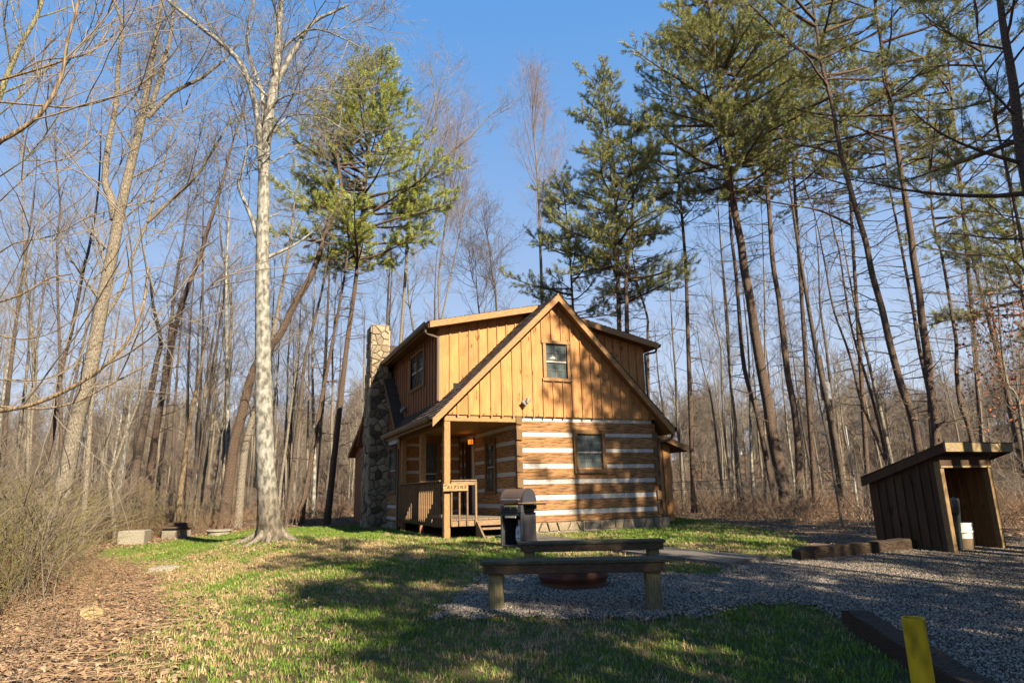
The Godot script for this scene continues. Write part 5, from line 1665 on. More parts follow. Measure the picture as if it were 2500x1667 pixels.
	["pine", "far pine with a high crown right of the thick scaly pine", Vector3(20.18, -0.08, -1.67), "0.00,0.00,0.00;0.62,6.26,0.27;1.19,11.90,0.51;1.63,17.06,0.70;2.02,21.54,0.87;2.34,24.62,1.01", 0.115, 13.30, 1.00, 0.80, 3.40],
	["pine", "low broad pine left of the pointed pine, peeping over the roof ridge", Vector3(8.10, -0.08, -11.23), "0.00,0.00,0.00;-0.09,7.54,-0.04;-0.14,11.86,-0.06;-0.22,14.59,-0.10;-0.35,16.48,-0.15", 0.115, 8.80, 1.10, 0.90, 3.00],
	["bare", "pale thin bare tree at the right edge behind the shed", Vector3(11.65, -0.14, 4.46), "0.00,0.00,0.00;0.00,0.23,0.00;0.18,2.64,0.08;0.16,3.27,0.07;0.03,3.55,0.01;0.09,4.67,0.04;0.29,6.32,0.12", 0.063, 0.00, 1.00, 1.00, 3.00],
	["pine", "pine with low spreading boughs at the right edge behind the shed", Vector3(15.47, -0.10, 2.83), "0.00,0.00,0.00;0.38,5.00,0.16;0.59,7.81,0.26;0.75,9.59,0.32;0.85,10.82,0.37", 0.075, 5.55, 1.00, 1.00, 3.00],
	["rust", "small tree holding rust brown leaves at the right edge", Vector3(12.92, -0.12, 3.91), "0.00,0.00,0.00;0.00,0.15,0.00;0.06,2.49,0.02;0.14,3.90,0.06;0.21,5.11,0.09;0.26,5.99,0.11", 0.039, 0.00, 1.00, 1.00, 3.00],
	["mossy", "yellowish leaning trunk crossing the upper left corner", Vector3(-10.79, -0.41, 3.50), "0.00,0.00,0.00;0.00,0.74,0.00;0.17,2.30,0.07;0.43,3.65,0.19;0.74,5.23,0.32;0.93,6.08,0.40;1.13,7.30,0.49;1.25,7.91,0.54;1.40,8.41,0.60;1.49,9.02,0.64;1.62,9.88,0.70", 0.063, 0.00, 1.00, 1.00, 3.00],
]
# limbs of the tree that leans in from the left, close to the viewer: radius, path
var NEAR_LIMBS := [
	[0.0143, "-7.76,3.06,9.82;-7.62,3.12,9.87;-7.49,3.22,9.93;-7.41,3.32,9.97;-7.36,3.46,9.99;-7.34,3.62,9.99;-7.34,3.81,10.00;-7.32,4.00,10.00;-7.31,4.19,10.01"],
	[0.0136, "-7.58,1.50,9.67;-7.45,1.52,9.73;-7.30,1.55,9.79;-7.16,1.61,9.85;-7.01,1.70,9.92;-6.87,1.84,9.98;-6.79,2.00,10.01;-6.76,2.16,10.03;-6.76,2.37,10.03"],
	[0.0081, "-7.71,1.61,9.29;-7.56,1.59,9.36;-7.31,1.57,9.47;-7.12,1.61,9.55;-6.99,1.69,9.60;-6.85,1.77,9.66;-6.75,1.83,9.71"],
	[0.0088, "-8.34,4.19,8.37;-8.14,4.15,8.45;-7.81,4.10,8.60;-7.60,4.08,8.69;-7.40,4.13,8.77;-7.18,4.23,8.87;-7.05,4.35,8.92;-6.97,4.55,8.96"],
	[0.0113, "-8.50,4.51,7.97;-8.30,4.57,8.06;-7.97,4.69,8.20;-7.77,4.77,8.29;-7.60,4.84,8.36;-7.52,5.00,8.39;-7.46,5.18,8.42"],
	[0.0090, "-7.94,2.35,8.87;-7.77,2.37,8.94;-7.62,2.43,9.01;-7.49,2.53,9.06;-7.34,2.56,9.12"],
	[0.0072, "-8.25,1.99,7.65;-8.05,2.01,7.73;-7.75,2.00,7.86;-7.56,2.08,7.94;-7.44,2.21,7.99;-7.26,2.37,8.07"],
	[0.0079, "-8.62,4.79,7.70;-8.35,4.73,7.82;-8.09,4.91,7.93;-7.73,4.97,8.08;-7.47,5.21,8.20;-7.39,5.49,8.23"],
	[0.0057, "-8.14,3.17,8.56;-7.92,3.30,8.66;-7.74,3.52,8.74;-7.53,3.58,8.83;-7.34,3.80,8.91;-7.28,4.07,8.93"],
	[0.0069, "-8.50,3.15,7.32;-8.20,3.31,7.45;-7.88,3.38,7.58;-7.61,3.55,7.70;-7.29,3.67,7.84;-7.09,3.88,7.93"],
	[0.0070, "-8.48,2.55,7.11;-8.10,2.46,7.27;-7.79,2.53,7.41;-7.52,2.77,7.52;-7.21,2.93,7.66"],
]


func woods() -> void:
	var tw := spray_mesh(M.twig, 0.0065, 0.03)
	var twd := spray_mesh(M.twig_dark, 0.0065, 0.02)
	var twr := spray_mesh(M.twig_red, 0.005, 0.06)
	var twf := spray_mesh(M.twig, 0.0065, 0.04)
	var twfr := spray_mesh(M.twig_dark, 0.0065, 0.06)
	var tuft := tuft_mesh()
	TX.tuft = tuft
	TX.tw = tw
	TX.twf = twf
	for q in TREES:
		var kind: String = q[0]
		var pts := parse(q[3])
		var extra := []
		if q.size() > 9:
			for s in String(q[9]).split("|"):
				var two := s.split(":")
				extra.append([two[0].to_float(), parse(two[1])])
		var cat := "pine tree" if kind == "pine" else ("dead tree" if kind == "snag" else "tree")
		var nm: String = {"pine": "pine_tree", "snag": "dead_tree", "sapling": "sapling", "rust": "small_tree"}.get(kind, "bare_tree")
		var o := thing(nm, q[1], cat, q[2])
		var d := BARE.duplicate()
		match kind:
			"pine":
				tint = Color(1.2, 1.27, 0.8) if String(q[1]).begins_with("tall bright") else (Color(1.3, 1.2, 0.8) if "olive" in q[1] else Color(1, 1, 1))
				pine_tree(o, pts, q[4], q[5], q[6], q[7], q[8], tuft, extra)
			"lichen":
				d.merge({"l1": 2.8, "n1": 1.6, "flare": 0.8, "sides": 14, "t0": 0.42, "up": 0.03, "lift": 0.45}, true)
				bare_tree(o, pts, q[4], extra, d, M.bark_pale, tw, M.bark_tan)
				roots(o, q[4])
			"bare":
				d.merge({"sides": 10}, true)
				bare_tree(o, pts, q[4], extra, d, M.bark_tan, tw, M.twig)
			"mossy":
				bare_tree(o, pts, q[4] * 1.6, extra, d, M.bark_mossy, tw, M.twig)
			"dark":
				d.merge({"n1": 1.2, "l1": 2.0}, true)
				bare_tree(o, pts, q[4], extra, d, M.bark_dark, twd, M.twig_dark)
			"darkb":
				d.merge({"l1": 2.6, "n1": 1.8, "wob": 0.25}, true)
				bare_tree(o, pts, q[4], extra, d, M.bark_dark, twd, M.twig_dark)
			"vase":
				d.merge({"l1": 6.5, "n1": 1.5, "lift": 1.6, "up": 0.13, "wob": 0.07, "t0": 0.42, "n2": 2.0, "n3": 4.0}, true)
				bare_tree(o, pts, q[4], extra, d, M.bark_tan, twr, M.twig_red)
			"sapling":
				d.merge({"l1": 0.9, "n1": 1.6, "t0": 0.3, "n2": 2.5}, true)
				bare_tree(o, pts, q[4], extra, d, M.bark_tan, tw, M.twig)
			"snag":
				d.merge({"l1": 0.9, "n1": 1.0, "t0": 0.15, "n2": 0.6, "n3": 0.5, "wob": 0.22}, true)
				bare_tree(o, pts, q[4] * 1.2, extra, d, M.bark_snag if q[4] < 0.12 else M.bark_dark, twd, M.twig_dark)
			"rust":
				d.merge({"l1": 1.8, "n1": 3.0, "t0": 0.25}, true)
				bare_tree(o, pts, q[4], extra, d, M.bark_tan, tw, M.twig)
				rust_leaves(o, pts)
	tint = Color(1, 1, 1)
	near_limbs(tw)
	# pines behind the viewer and to the right, outside the view, that shade the yard and the gable
	var shade := []
	for k in 4:
		var o := thing("pine_tree", "tall pine standing across the gravel drive behind the viewer", "pine tree", Vector3.ZERO, "pines across the drive behind the viewer")
		var H: float = [11.0, 14.5, 19.0, 15.0][k]
		pine_tree(o, straight(H, 0.03, 0.03), 0.17, H * [0.38, 0.52, 0.60, 0.5][k], [1.25, 1.25, 1.25, 1.0][k], [1.0, 1.0, 1.1, 0.5][k], [2.1, 2.3, 2.7, 2.5][k], tuft)
		shade.append(o)
	var spots := [[-0.2, 19.3, 0], [2.4, 25.0, 1], [6.9, 13.6, 2], [5.5, 14.4, 3], [7.4, 15.2, 3], [6.4, 19.2, 0], [-1.3, 17.6, 0], [10.4, 16.2, 2], [12.8, 22.5, 2], [12.2, 15.0, 2], [11.6, 21.0, 2], [-0.4, 26.5, 1], [3.6, 22.3, 0], [6.1, 12.1, 2], [9.0, 18.5, 2], [8.0, 14.8, 2], [1.9, 17.3, 0], [4.3, 18.6, 0], [-0.7, 16.2, 0], [0.9, 21.5, 0]]
	for k in spots.size():
		var q: Array = spots[k]
		var at := on(q[0], q[1])
		if k < 4:
			var o: Node3D = shade[q[2]]
			o.position = at
			o.rotation.y = k * 1.7
		else:
			copy(shade[q[2]], at, k * 1.7, 0.94 + 0.03 * (k % 5), "tall pine standing across the gravel drive behind the viewer", "pine tree", "pines across the drive behind the viewer")
	# slender trees that fill the wood
	var kinds := []
	for k in 6:
		var H: float = [12.0, 14.0, 10.0, 15.5, 8.0, 12.5][k]
		var o := thing("bare_tree", "", "tree")
		var d := FAR.duplicate()
		if k % 3 == 1:
			d.merge({"lift": 1.5, "l1": 3.2}, true)
		bare_tree(o, straight(H, 0.05, 0.05), [0.10, 0.12, 0.08, 0.14, 0.06, 0.10][k], [], d, [M.bark_tan, M.bark_dark, M.bark_tan, M.bark_dark, M.bark_tan, M.bark_pale][k], [twf, twfr][k % 2], M.twig)
		kinds.append(o)
	var used := {}
	var placed := 0
	var tries := 0
	while placed < 125 and tries < 4000:
		tries += 1
		var a := deg_to_rad(rr(-20.0, 66.0))
		var r := rr(24.0, 58.0)
		var x := -6.18 + sin(a) * r
		var z := 14.2 - cos(a) * r
		if z > 0.5 and x < 12.0:
			continue
		if absf(x - 3.0) < 7.5 and z > -15.0:
			continue
		if x < -2.0 and z > -11.0:
			continue
		if rng.randf() < (0.72 if x > 9.0 else (0.5 if x > -2.0 else 0.0)):
			continue
		var k := rng.randi() % 6
		var where := "left of the cabin" if x < -2.0 else ("behind the cabin" if x < 10.0 else "behind the trash shed")
		var look: String = ["tall pale", "tall dark upswept", "short pale", "tallest dark", "thin low", "dark upswept grey barked"][k]
		var label := look + " bare tree in the crowded wood " + where
		var group := look + " trees in the wood " + where
		var at := on(x, z, -0.05)
		if not used.has(k):
			used[k] = true
			var o: Node3D = kinds[k]
			o.position = at
			tag(o, label, "tree", group)
		else:
			copy(kinds[k], at, rr(0, TAU), rr(0.75, 1.2), label, "tree", group)
		placed += 1
	# the far wood on the slope, one mass
	var far := MB.new()
	for k in 2:
		var t := Growth.new()
		var p := straight(9.0, 0.04, 0.05)
		t.wood.tube(p, taper(p.size(), 0.13, 0.02), 5)
		for j in 26:
			var f := lerpf(0.2, 0.98, j / 25.0)
			var hd := heading(p, f)
			var q := stem(along(p, f), (hd * 1.1 + side_of(hd, rr(0, TAU))).normalized(), rr(1.2, 2.8) * (1.15 - f * 0.6), 4, 0.15, 0.08)
			t.wood.tube(q, taper(5, 0.04, 0.012), 3)
			for i in 6:
				var e := rr(0.2, 1.0)
				var hq := heading(q, e)
				var b := stem(along(q, e), (hq + side_of(hq, rr(0, TAU)) * 0.8).normalized(), rr(0.5, 1.3), 3, 0.15, 0.06)
				t.wood.tube(b, taper(4, 0.016, 0.009), 3)
				for l in 3:
					var g := rr(0.2, 1.0)
					var hb := heading(b, g)
					t.wood.tube(stem(along(b, g), (hb + side_of(hb, rr(0, TAU)) * 0.8).normalized(), rr(0.3, 0.8), 2, 0.15, 0.05), taper(3, 0.01, 0.007), 3)
		var mesh := t.wood.mesh([mat(Color(0.205, 0.17, 0.13), 0.95), mat(Color(0.155, 0.125, 0.10), 0.95)][k])
		var buf := PackedFloat32Array()
		for j in 1500:
			var a := deg_to_rad(rr(-24.0, 72.0))
			var low := j % 2 == 0
			var r := (46.0 if low else 54.0) + 80.0 * sqrt(rng.randf())
			var x := -6.18 + sin(a) * r
			var z := 14.2 - cos(a) * r
			var patch := noise.get_noise_2d(x * 0.09, z * 0.09)
			var s := (rr(0.2, 0.5) if low else rr(0.45, 1.15)) * (1.0 + 0.7 * patch)
			if rng.randf() < -patch * 1.4:
				continue
			var u := rr(0, TAU)
			row(buf, Basis(Vector3(cos(u), 0, sin(u)) * s, Vector3.UP * s, Vector3(-sin(u), 0, cos(u)) * s), on(x, z, -0.1))
		var o := many("far_wood", mesh, buf, false)
		tag(o, ["dense grey brown wood on the far slope behind everything", "reddish brown part of the far wood on the slope"][k], "woods")
	undergrowth(twf)


func roots(o: Node3D, r: float) -> void:
	var g := MB.new()
	for k in 8:
		var a := k * TAU / 8.0 + rr(-0.25, 0.25)
		var d := Vector3(cos(a), 0, sin(a))
		var l := rr(0.36, 0.5) * (1.5 if k == 3 or k == 4 else 1.0)
		var p := PackedVector3Array()
		for q in [[0.1, 0.34], [0.6, 0.15], [1.1, 0.06], [1.9, 0.0], [2.6, -0.1]]:
			var w: Vector3 = o.position + d * (r * 0.7 + q[0] * l * 0.45)
			p.append(Vector3(d.x * (r * 0.7 + q[0] * l * 0.45), gh(w.x, w.z) - o.position.y + q[1] * 0.8, d.z * (r * 0.7 + q[0] * l * 0.45)))
		g.tube(p, PackedFloat32Array([0.06, 0.07, 0.06, 0.045, 0.03]), 8)
	put("roots", g.mesh(M.bark_tan), o)


func rust_leaves(o: Node3D, pts: PackedVector3Array) -> void:
	var g := MB.new()
	g.poly([Vector3(0, 0, 0), Vector3(0.03, 0.04, 0.01), Vector3(0, 0.10, 0.02), Vector3(-0.03, 0.04, 0.01)])
	var buf := PackedFloat32Array()
	for k in 900:
		var c := along(pts, rr(0.45, 1.0)) + Vector3(rr(-1, 1), rr(-0.6, 0.6), rr(-1, 1)) * 1.0
		var d := rv().normalized()
		var u := side_of(d, rr(0, TAU))
		var s := rr(0.7, 1.4)
		row(buf, Basis(u * s, d * s, d.cross(u) * s), c)
	many("dry_leaves", g.mesh(M.rust_leaf), buf, false, o)


func near_limbs(tw: Mesh) -> void:
	var base := on(-8.6, 10.2)
	var o := thing("bare_tree", "twiggy bare tree leaning in from the left edge close to the viewer", "tree", base)
	var t := Growth.new()
	var trunk := stem(Vector3(-0.6, -0.1, 0), Vector3(0.05, 1, 0), 7.0, 10, 0.05, 0.02)
	t.wood.tube(trunk, taper(11, 0.09, 0.03), 9)
	var d := {"n2": 5.0, "n3": 6.0, "up": 0.05, "tw": 0.55}
	for q in NEAR_LIMBS:
		var p := parse(q[1])
		for k in p.size():
			p[k] -= base
		var f := clampf(p[0].y * 0.85 / 7.0, 0.1, 0.95)
		var full := [along(trunk, f), along(trunk, f).lerp(p[0], 0.5) + Vector3(0, -0.06, 0)]
		full.append_array(Array(p))
		var s := smooth(full, 3)
		t.wood.tube(s, taper(s.size(), q[0] * 1.15, q[0] * 0.55), 8)
		var n := 4
		for k in n:
			var e := lerpf(0.35, 0.95, (k + rng.randf()) / n)
			var hd := heading(s, e)
			var dd := (hd * 0.9 + side_of(hd, rr(0, TAU)) * 0.8).normalized()
			var b := stem(along(s, e), dd, rr(0.5, 1.3), 6, 0.12, 0.04)
			t.thin.tube(b, taper(7, maxf(0.004, q[0] * 0.4), 0.0025), 5)
			for j in 3:
				var e2 := rr(0.3, 0.9)
				var h2 := heading(b, e2)
				var b2 := stem(along(b, e2), (h2 + side_of(h2, rr(0, TAU)) * 0.8).normalized(), rr(0.25, 0.7), 4, 0.14, 0.04)
				t.thin.tube(b2, taper(5, 0.0035, 0.002), 4)
	put("trunk", t.wood.mesh(M.bark_snag), o)
	put("branches", t.thin.mesh(M.twig), o, Vector3.ZERO, "stuff")


func wood_tone(x: float, z: float) -> Color:
	var a := noise.get_noise_2d(x * 2.0, z * 2.0) * 0.5 + 0.5
	return Color(0.20, 0.115, 0.062).lerp(Color(0.27, 0.18, 0.105), a)


func straw_share(x: float, z: float) -> float:
	# how dry the lawn is here
	var a := noise.get_noise_2d(x, z) * 0.85 + noise2.get_noise_2d(x, z) * 0.35
	var s := 0.33 + a * 1.05
	s += 0.65 * exp(-((x + 4.6) * (x + 4.6) + (z - 0.8) * (z - 0.8)) / 6.0)
	s += 0.30 * ss(-4.8, -6.6, x) * ss(0.0, 4.0, z)
	s -= 0.5 * ss(1.0, -1.5, z)
	return clampf(s, 0.0, 1.0)


func lawn_tone(x: float, z: float) -> Color:
	return Color(0.060, 0.085, 0.016).lerp(Color(0.24, 0.175, 0.08), straw_share(x, z))


func spread(lo: float, hi: float, fine_lo: float, fine_hi: float, step: float) -> PackedFloat32Array:
	var r := PackedFloat32Array()
	var s := step
	var p := fine_lo
	var left := []
	while p > lo:
		s *= 1.25
		p -= s
		left.append(maxf(p, lo))
	left.reverse()
	r.append_array(PackedFloat32Array(left))
	p = fine_lo
	while p <= fine_hi:
		r.append(p)
		p += step
	s = step
	while p < hi:
		s *= 1.25
		p += s
		r.append(minf(p, hi))
	return r


func ground() -> void:
	var xs := spread(-300, 300, -14, 22, 0.4)
	var zs := spread(-320, 120, -16, 18, 0.4)
	var g := MB.new()
	for i in zs.size():
		for j in xs.size():
			var x := xs[j]
			var z := zs[i]
			var e := 0.15
			g.v.append(Vector3(x, gh(x, z) + noise2.get_noise_2d(x * 0.7, z * 0.7) * 0.02, z))
			g.n.append(Vector3(gh(x - e, z) - gh(x + e, z), 2 * e, gh(x, z - e) - gh(x, z + e)).normalized())
			var c := wood_tone(x, z)
			if x > -14 and x < 23 and z > -16 and z < 18.5:
				var l := edge(LAWN, x, z) + noise2.get_noise_2d(x, z) * 0.5
				c = c.lerp(lawn_tone(x, z), ss(-0.3, 0.35, l))
			g.c.append(c)
	var w := xs.size()
	for i in zs.size() - 1:
		for j in w - 1:
			var a := i * w + j
			g.ix.append_array(PackedInt32Array([a, a + 1, a + w, a + 1, a + w + 1, a + w]))
	put("ground", g.mesh(M.soil), self, Vector3.ZERO, "structure")
	# gravel bed
	g = MB.new()
	g.col = Color(1, 1, 1)
	var st := 0.2
	for i in int(26.0 / st):
		for j in int(12.5 / st):
			var x := -4.4 + i * st
			var z := 5.4 + j * st
			if inside(GRAVEL, x + st / 2, z + st / 2) and edge(GRAVEL, x + st / 2, z + st / 2) > 0.1:
				g.poly([Vector3(x, gh(x, z) + 0.024, z), Vector3(x, gh(x, z + st) + 0.024, z + st), Vector3(x + st, gh(x + st, z + st) + 0.024, z + st), Vector3(x + st, gh(x + st, z) + 0.024, z)])
	put("gravel_bed", g.mesh(M.gravel), self, Vector3.ZERO, "structure")
	# concrete walk, a raised slab
	g = MB.new()
	var top := []
	for q in WALK:
		top.append(Vector3(q.x, gh(q.x, q.y) + 0.075, q.y))
	top.reverse()
	var nn: Vector3 = (top[1] - top[0]).cross(top[2] - top[0])
	if nn.y < 0:
		top.reverse()
	var tri := Geometry2D.triangulate_polygon(WALK)
	for k in tri.size() / 3:
		var f := []
		for j in 3:
			var q: Vector2 = WALK[tri[k * 3 + j]]
			f.append(Vector3(q.x, gh(q.x, q.y) + 0.075, q.y))
		if (f[1] - f[0]).cross(f[2] - f[0]).y < 0:
			f.reverse()
		g.poly(f)
	for k in top.size():
		var a: Vector3 = top[k]
		var b: Vector3 = top[(k + 1) % top.size()]
		g.poly([a - Vector3(0, 0.3, 0), b - Vector3(0, 0.3, 0), b, a])
	put("concrete_walk", g.mesh(M.pad), self, Vector3.ZERO, "structure")


func cover() -> void:
	# grass: small tufts of blades, green and straw coloured
	var tufts := []
	for v in 3:
		var g := MB.new()
		for k in 11:
			var a := rr(0, TAU)
			var o := Vector3(rr(-0.05, 0.05), 0, rr(-0.05, 0.05))
			var d := Vector3(cos(a), 0, sin(a))
			var w := Vector3(-sin(a), 0, cos(a)) * 0.0026
			var hh := rr(0.02, 0.048)
			var lean := rr(0.1, 0.9) * hh
			var m := o + d * lean * 0.35 + Vector3(0, hh * 0.6, 0)
			var t := o + d * lean + Vector3(0, hh, 0)
			g.poly([o - w, o + w, m + w * 0.8, m - w * 0.8])
			g.poly([m - w * 0.8, m + w * 0.8, t])
		tufts.append(g.mesh(M.blade))
	var bufs := [PackedFloat32Array(), PackedFloat32Array(), PackedFloat32Array()]
	for k in 95000:
		var x := rr(-9.2, 8.0)
		var z := rr(-8.8, 13.2)
		var far := 14.2 - z
		if rng.randf() > clampf(9.0 / maxf(far, 1.0), 0.35, 1.0):
			continue
		var l := edge(LAWN, x, z)
		if l < -0.25 + rng.randf() * 0.3:
			continue
		var gr := edge(GRAVEL, x, z)
		if gr > 0.05 - rng.randf() * rng.randf() * 0.3 and rng.randf() > 0.02:
			continue
		if inside(WALK, x, z) or (x > WX and x < 4.3 and z < 0.1 and z > -7.0):
			continue
		var s := straw_share(x, z)
		if s > 0.75 and rng.randf() < 0.35:
			continue
		var c: Color
		if rng.randf() < s * 0.85 + 0.05:
			c = Color(0.52, 0.40, 0.20).lerp(Color(0.34, 0.23, 0.12), rng.randf())
		else:
			c = Color(0.10, 0.20, 0.022).lerp(Color(0.18, 0.25, 0.035), rng.randf())
		c = c * rr(0.8, 1.2)
		var a := rr(0, TAU)
		var sc := rr(0.75, 1.35) * (1.0 if far < 9.0 else 1.25)
		rowc(bufs[0 if z > 5.0 else (1 if x < -3.0 else 2)], Basis(Vector3(cos(a), 0, sin(a)) * sc * 1.15, Vector3(rr(-0.2, 0.2), 1, rr(-0.2, 0.2)) * sc, Vector3(-sin(a), 0, cos(a)) * sc * 1.15), on(x, z, -0.004), c)
	for v in 3:
		tag(many("grass", tufts[v], bufs[v], true), ["short lawn grass across the foreground, green mixed with straw", "short lawn grass round the big pale tree", "short lawn grass before and beside the cabin"][v], "grass")
	# pebbles
	bufs = [PackedFloat32Array(), PackedFloat32Array(), PackedFloat32Array()]
	var stones_ := []
	for v in 3:
		var g := MB.new()
		var top := []
		for k in 6:
			var a := k * TAU / 6
			top.append(Vector3(cos(a) * rr(0.7, 1.1), rr(-0.1, 0.15), sin(a) * rr(0.6, 1.0)) * 0.016)
		var apex := Vector3(rr(-0.3, 0.3), 0.75, rr(-0.3, 0.3)) * 0.016
		var a2 := Vector3(rr(-0.6, 0.6), 0.6, rr(-0.5, 0.5)) * 0.016
		for k in 6:
			g.poly([top[(k + 1) % 6], top[k], apex if k < 4 else a2])
			g.poly([top[k], top[(k + 1) % 6], top[(k + 1) % 6] * Vector3(0.8, 0, 0.8) + Vector3(0, -0.012, 0), top[k] * Vector3(0.8, 0, 0.8) + Vector3(0, -0.012, 0)])
		g.poly([top[0], top[5], top[4], apex])
		stones_.append(g.mesh(M.pebble))
	for k in 430000:
		var x := -4.6 + 19.0 * pow(rng.randf(), 1.35)
		var z := rr(5.4, 14.0)
		var e := edge(GRAVEL, x, z) + noise2.get_noise_2d(x * 1.5, z * 1.5) * 0.22
		if e < -0.12 or (e < 0.12 and rng.randf() < 0.45 and e < rng.randf() * 0.2):
			continue
		if inside(WALK, x, z) or (z > 9.55 and e < 0.06):
			continue
		var a := rr(0, TAU)
		var sc := rr(0.30, 0.68) * (1.0 + 0.9 * pow(rng.randf(), 6.0))
		var v := rr(0.07, 0.42)
		# clean pale stone round the fire ring, leaf-stained and darker towards the drive
		var drive := ss(-0.5, 3.5, x)
		var c := Color(v, v * 0.86, v * 0.72).lerp(Color(v * 0.58, v * 0.47, v * 0.33), drive * rr(0.4, 1.0))
		rowc(bufs[0 if x < -0.6 else (1 if x < 3.0 else 2)], Basis(Vector3(cos(a), rr(-0.3, 0.3), sin(a)) * sc, Vector3(rr(-0.3, 0.3), 1, rr(-0.3, 0.3)) * sc * rr(0.7, 1.1), Vector3(-sin(a), rr(-0.3, 0.3), cos(a)) * sc), on(x, z, 0.03), c)
	for v in 3:
		tag(many("gravel", stones_[v], bufs[v], true), ["loose pale gravel around the fire ring and benches", "loose grey gravel between the lawn and the dark timbers", "leaf stained gravel of the drive before the trash shed"][v], "gravel")
	# fallen leaves and straw
	var lg := MB.new()
	lg.poly([Vector3(-0.035, 0.0, 0), Vector3(0, 0.012, 0.022), Vector3(0.0, 0.012, -0.022)])
	lg.poly([Vector3(0, 0.012, 0.022), Vector3(0.045, -0.002, 0.004), Vector3(0.0, 0.012, -0.022)])
	var buf := PackedFloat32Array()
	for k in 150000:
		var x: float
		var z: float
		var keep := 1.0
		if k < 80000:
			x = rr(-11.5, -5.2)
			z = rr(-9.0, 10.5)
		else:
			x = rr(-14.0, 24.0)
			z = rr(-22.0, 6.5)
		var l := edge(LAWN, x, z)
		if l > 0.3:
			keep = 0.07 + 0.4 * exp(-((x + 5.0) * (x + 5.0) + (z + 0.3) * (z + 0.3)) / 4.0)
		elif l > -0.4:
			keep = 0.4
		if rng.randf() > keep or edge(GRAVEL, x, z) > 0.0 and rng.randf() > 0.03:
			continue
		if x > WX - 0.6 and x < 5.2 and z < 0.3 and z > -11.0:
			continue
		var a := rr(0, TAU)
		var s := rr(0.45, 1.1)
		var c := Color(0.30, 0.165, 0.085).lerp(Color(0.40, 0.30, 0.19), rng.randf()) * rr(0.5, 1.15)
		var u := Vector3(cos(a), rr(-0.5, 0.5), sin(a)).normalized()
		var n := (Vector3.UP + rv() * 0.6).normalized()
		rowc(buf, Basis(u * s, n * s, u.cross(n) * s), on(x, z, 0.012), c)
	# fallen stalks on the litter
	var stalk := MB.new()
	stalk.tube(stem(Vector3(-0.3, 0.015, 0), Vector3.RIGHT, 0.6, 4, 0.12, 0.0), taper(5, 0.0032, 0.002), 3)
	var sb := PackedFloat32Array()
	for k in 2600:
		var x := rr(-11.5, -6.2)
		var z := rr(-3.0, 11.0)
		if edge(LAWN, x, z) > 0.2 * rng.randf():
			continue
		var a := rr(0, TAU)
		var u := Vector3(cos(a), rr(-0.1, 0.35), sin(a)).normalized()
		var w := u.cross(Vector3.UP).normalized()
		var s := rr(0.4, 1.5)
		rowc(sb, Basis(u * s, w.cross(u) * s, w * s), on(x, z, 0.02 + s * 0.25 * maxf(0, u.y)), Color(0.50, 0.37, 0.22).lerp(Color(0.36, 0.22, 0.13), rng.randf()))
	tag(many("straw", stalk.mesh(M.leaf), sb, true), "dry straw stalks lying on the litter at the left", "straw")
	tag(many("leaf_litter", lg.mesh(M.leaf), buf, true), "brown leaf litter on the ground under the trees", "leaf litter")


func cane_mesh(m: Material, hgt: float, n: int, arch: float, r: float) -> ArrayMesh:
	var g := MB.new()
	for k in n:
		var a := rr(0, TAU)
		var p := stem(Vector3(rr(-0.25, 0.25), -0.05, rr(-0.25, 0.25)), Vector3(cos(a) * rr(0.1, 0.8), 1.0, sin(a) * rr(0.1, 0.8)).normalized(), hgt * rr(0.5, 1.15), 6, 0.13, -arch * rr(0.3, 1.0))
		g.tube(p, taper(7, r, r * 0.45), 3)
		for j in 3:
			var e := rr(0.35, 0.95)
			var hd := heading(p, e)
			g.tube(stem(along(p, e), (hd + side_of(hd, rr(0, TAU)) * 0.9).normalized(), rr(0.15, 0.45) * hgt, 3, 0.15, -arch * 0.3), taper(4, r * 0.6, r * 0.35), 3)
	return g.mesh(m)


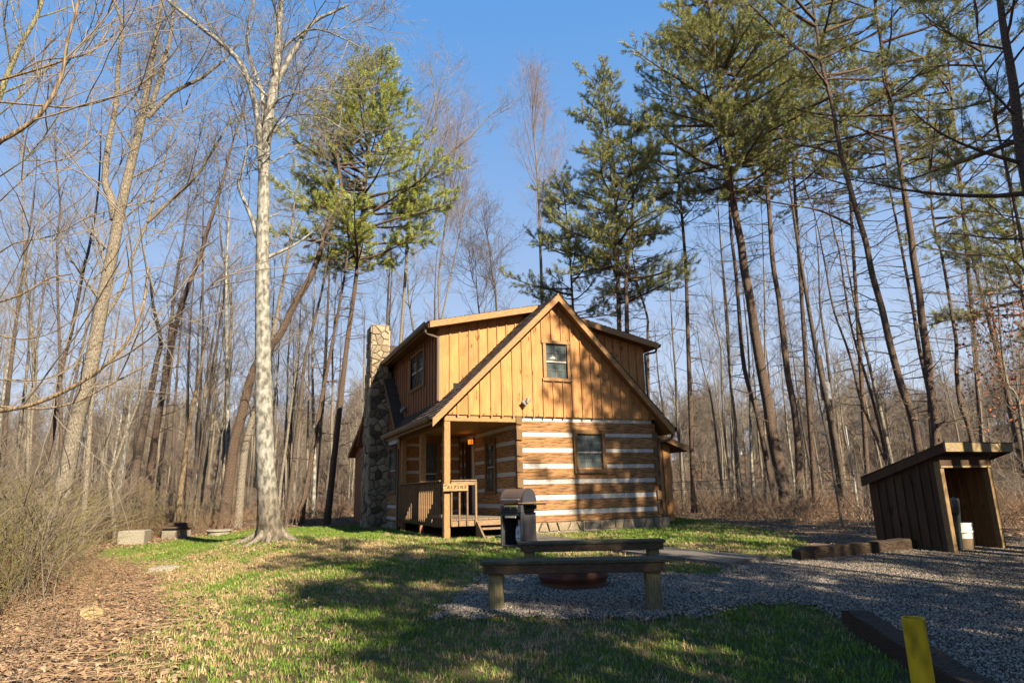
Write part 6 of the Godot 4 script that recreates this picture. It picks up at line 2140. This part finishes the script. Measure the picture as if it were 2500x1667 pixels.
func undergrowth(_tw: Mesh) -> void:
	var tan := mat(Color(0.22, 0.14, 0.085), 0.85)
	var olive := mat(Color(0.165, 0.14, 0.06), 0.85)
	var grey := mat(Color(0.19, 0.155, 0.12), 0.9)
	var kinds := [cane_mesh(tan, 1.0, 6, 0.20, 0.007), cane_mesh(olive, 1.4, 6, 0.12, 0.007), cane_mesh(grey, 1.7, 5, 0.08, 0.009), cane_mesh(tan, 0.5, 6, 0.28, 0.005)]
	var bufs := []
	for k in 4:
		bufs.append(PackedFloat32Array())
	var place := func(k: int, x: float, z: float, s: float) -> void:
		var a := rr(0, TAU)
		row(bufs[k], Basis(Vector3(cos(a), 0, sin(a)) * s, Vector3(rr(-0.12, 0.12), 1, rr(-0.12, 0.12)) * s, Vector3(-sin(a), 0, cos(a)) * s), on(x, z))
	# thicket on the left
	for k in 1700:
		var x := rr(-14.5, -6.9)
		var z := rr(-10.0, 9.5)
		var l := edge(LAWN, x, z)
		if l > -0.35:
			continue
		# tall canes stand back from the mown edge
		var back := ss(-0.6, -2.2, l) * ss(7.5, 1.5, z)
		if rng.randf() < 0.08 + back:
			place.call(1 if rng.randf() < 0.45 else (2 if rng.randf() < 0.4 else 0), x, z, rr(0.7, 1.3) * (0.35 + 0.85 * back))
		elif rng.randf() < 0.3:
			place.call(3, x, z, rr(0.6, 1.2))
	# along the foot of the wood
	for k in 2600:
		var a := deg_to_rad(rr(-20.0, 66.0))
		var r := rr(17.0, 48.0)
		var x := -6.18 + sin(a) * r
		var z := 14.2 - cos(a) * r
		if edge(LAWN, x, z) > -0.6 or (x > -3.0 and x < 7.5 and z > -13.0) or edge(GRAVEL, x, z) > -1.0:
			continue
		place.call([0, 2, 3, 0][rng.randi() % 4], x, z, rr(0.6, 1.25))
	for k in 4:
		tag(many("brush", kinds[k], bufs[k], false), ["tangled tan canes along the foot of the wood", "tall olive green canes in the thicket on the left", "grey leafless brush between the trunks", "low dry weed stalks at the edge of the lawn"][k], "brush")
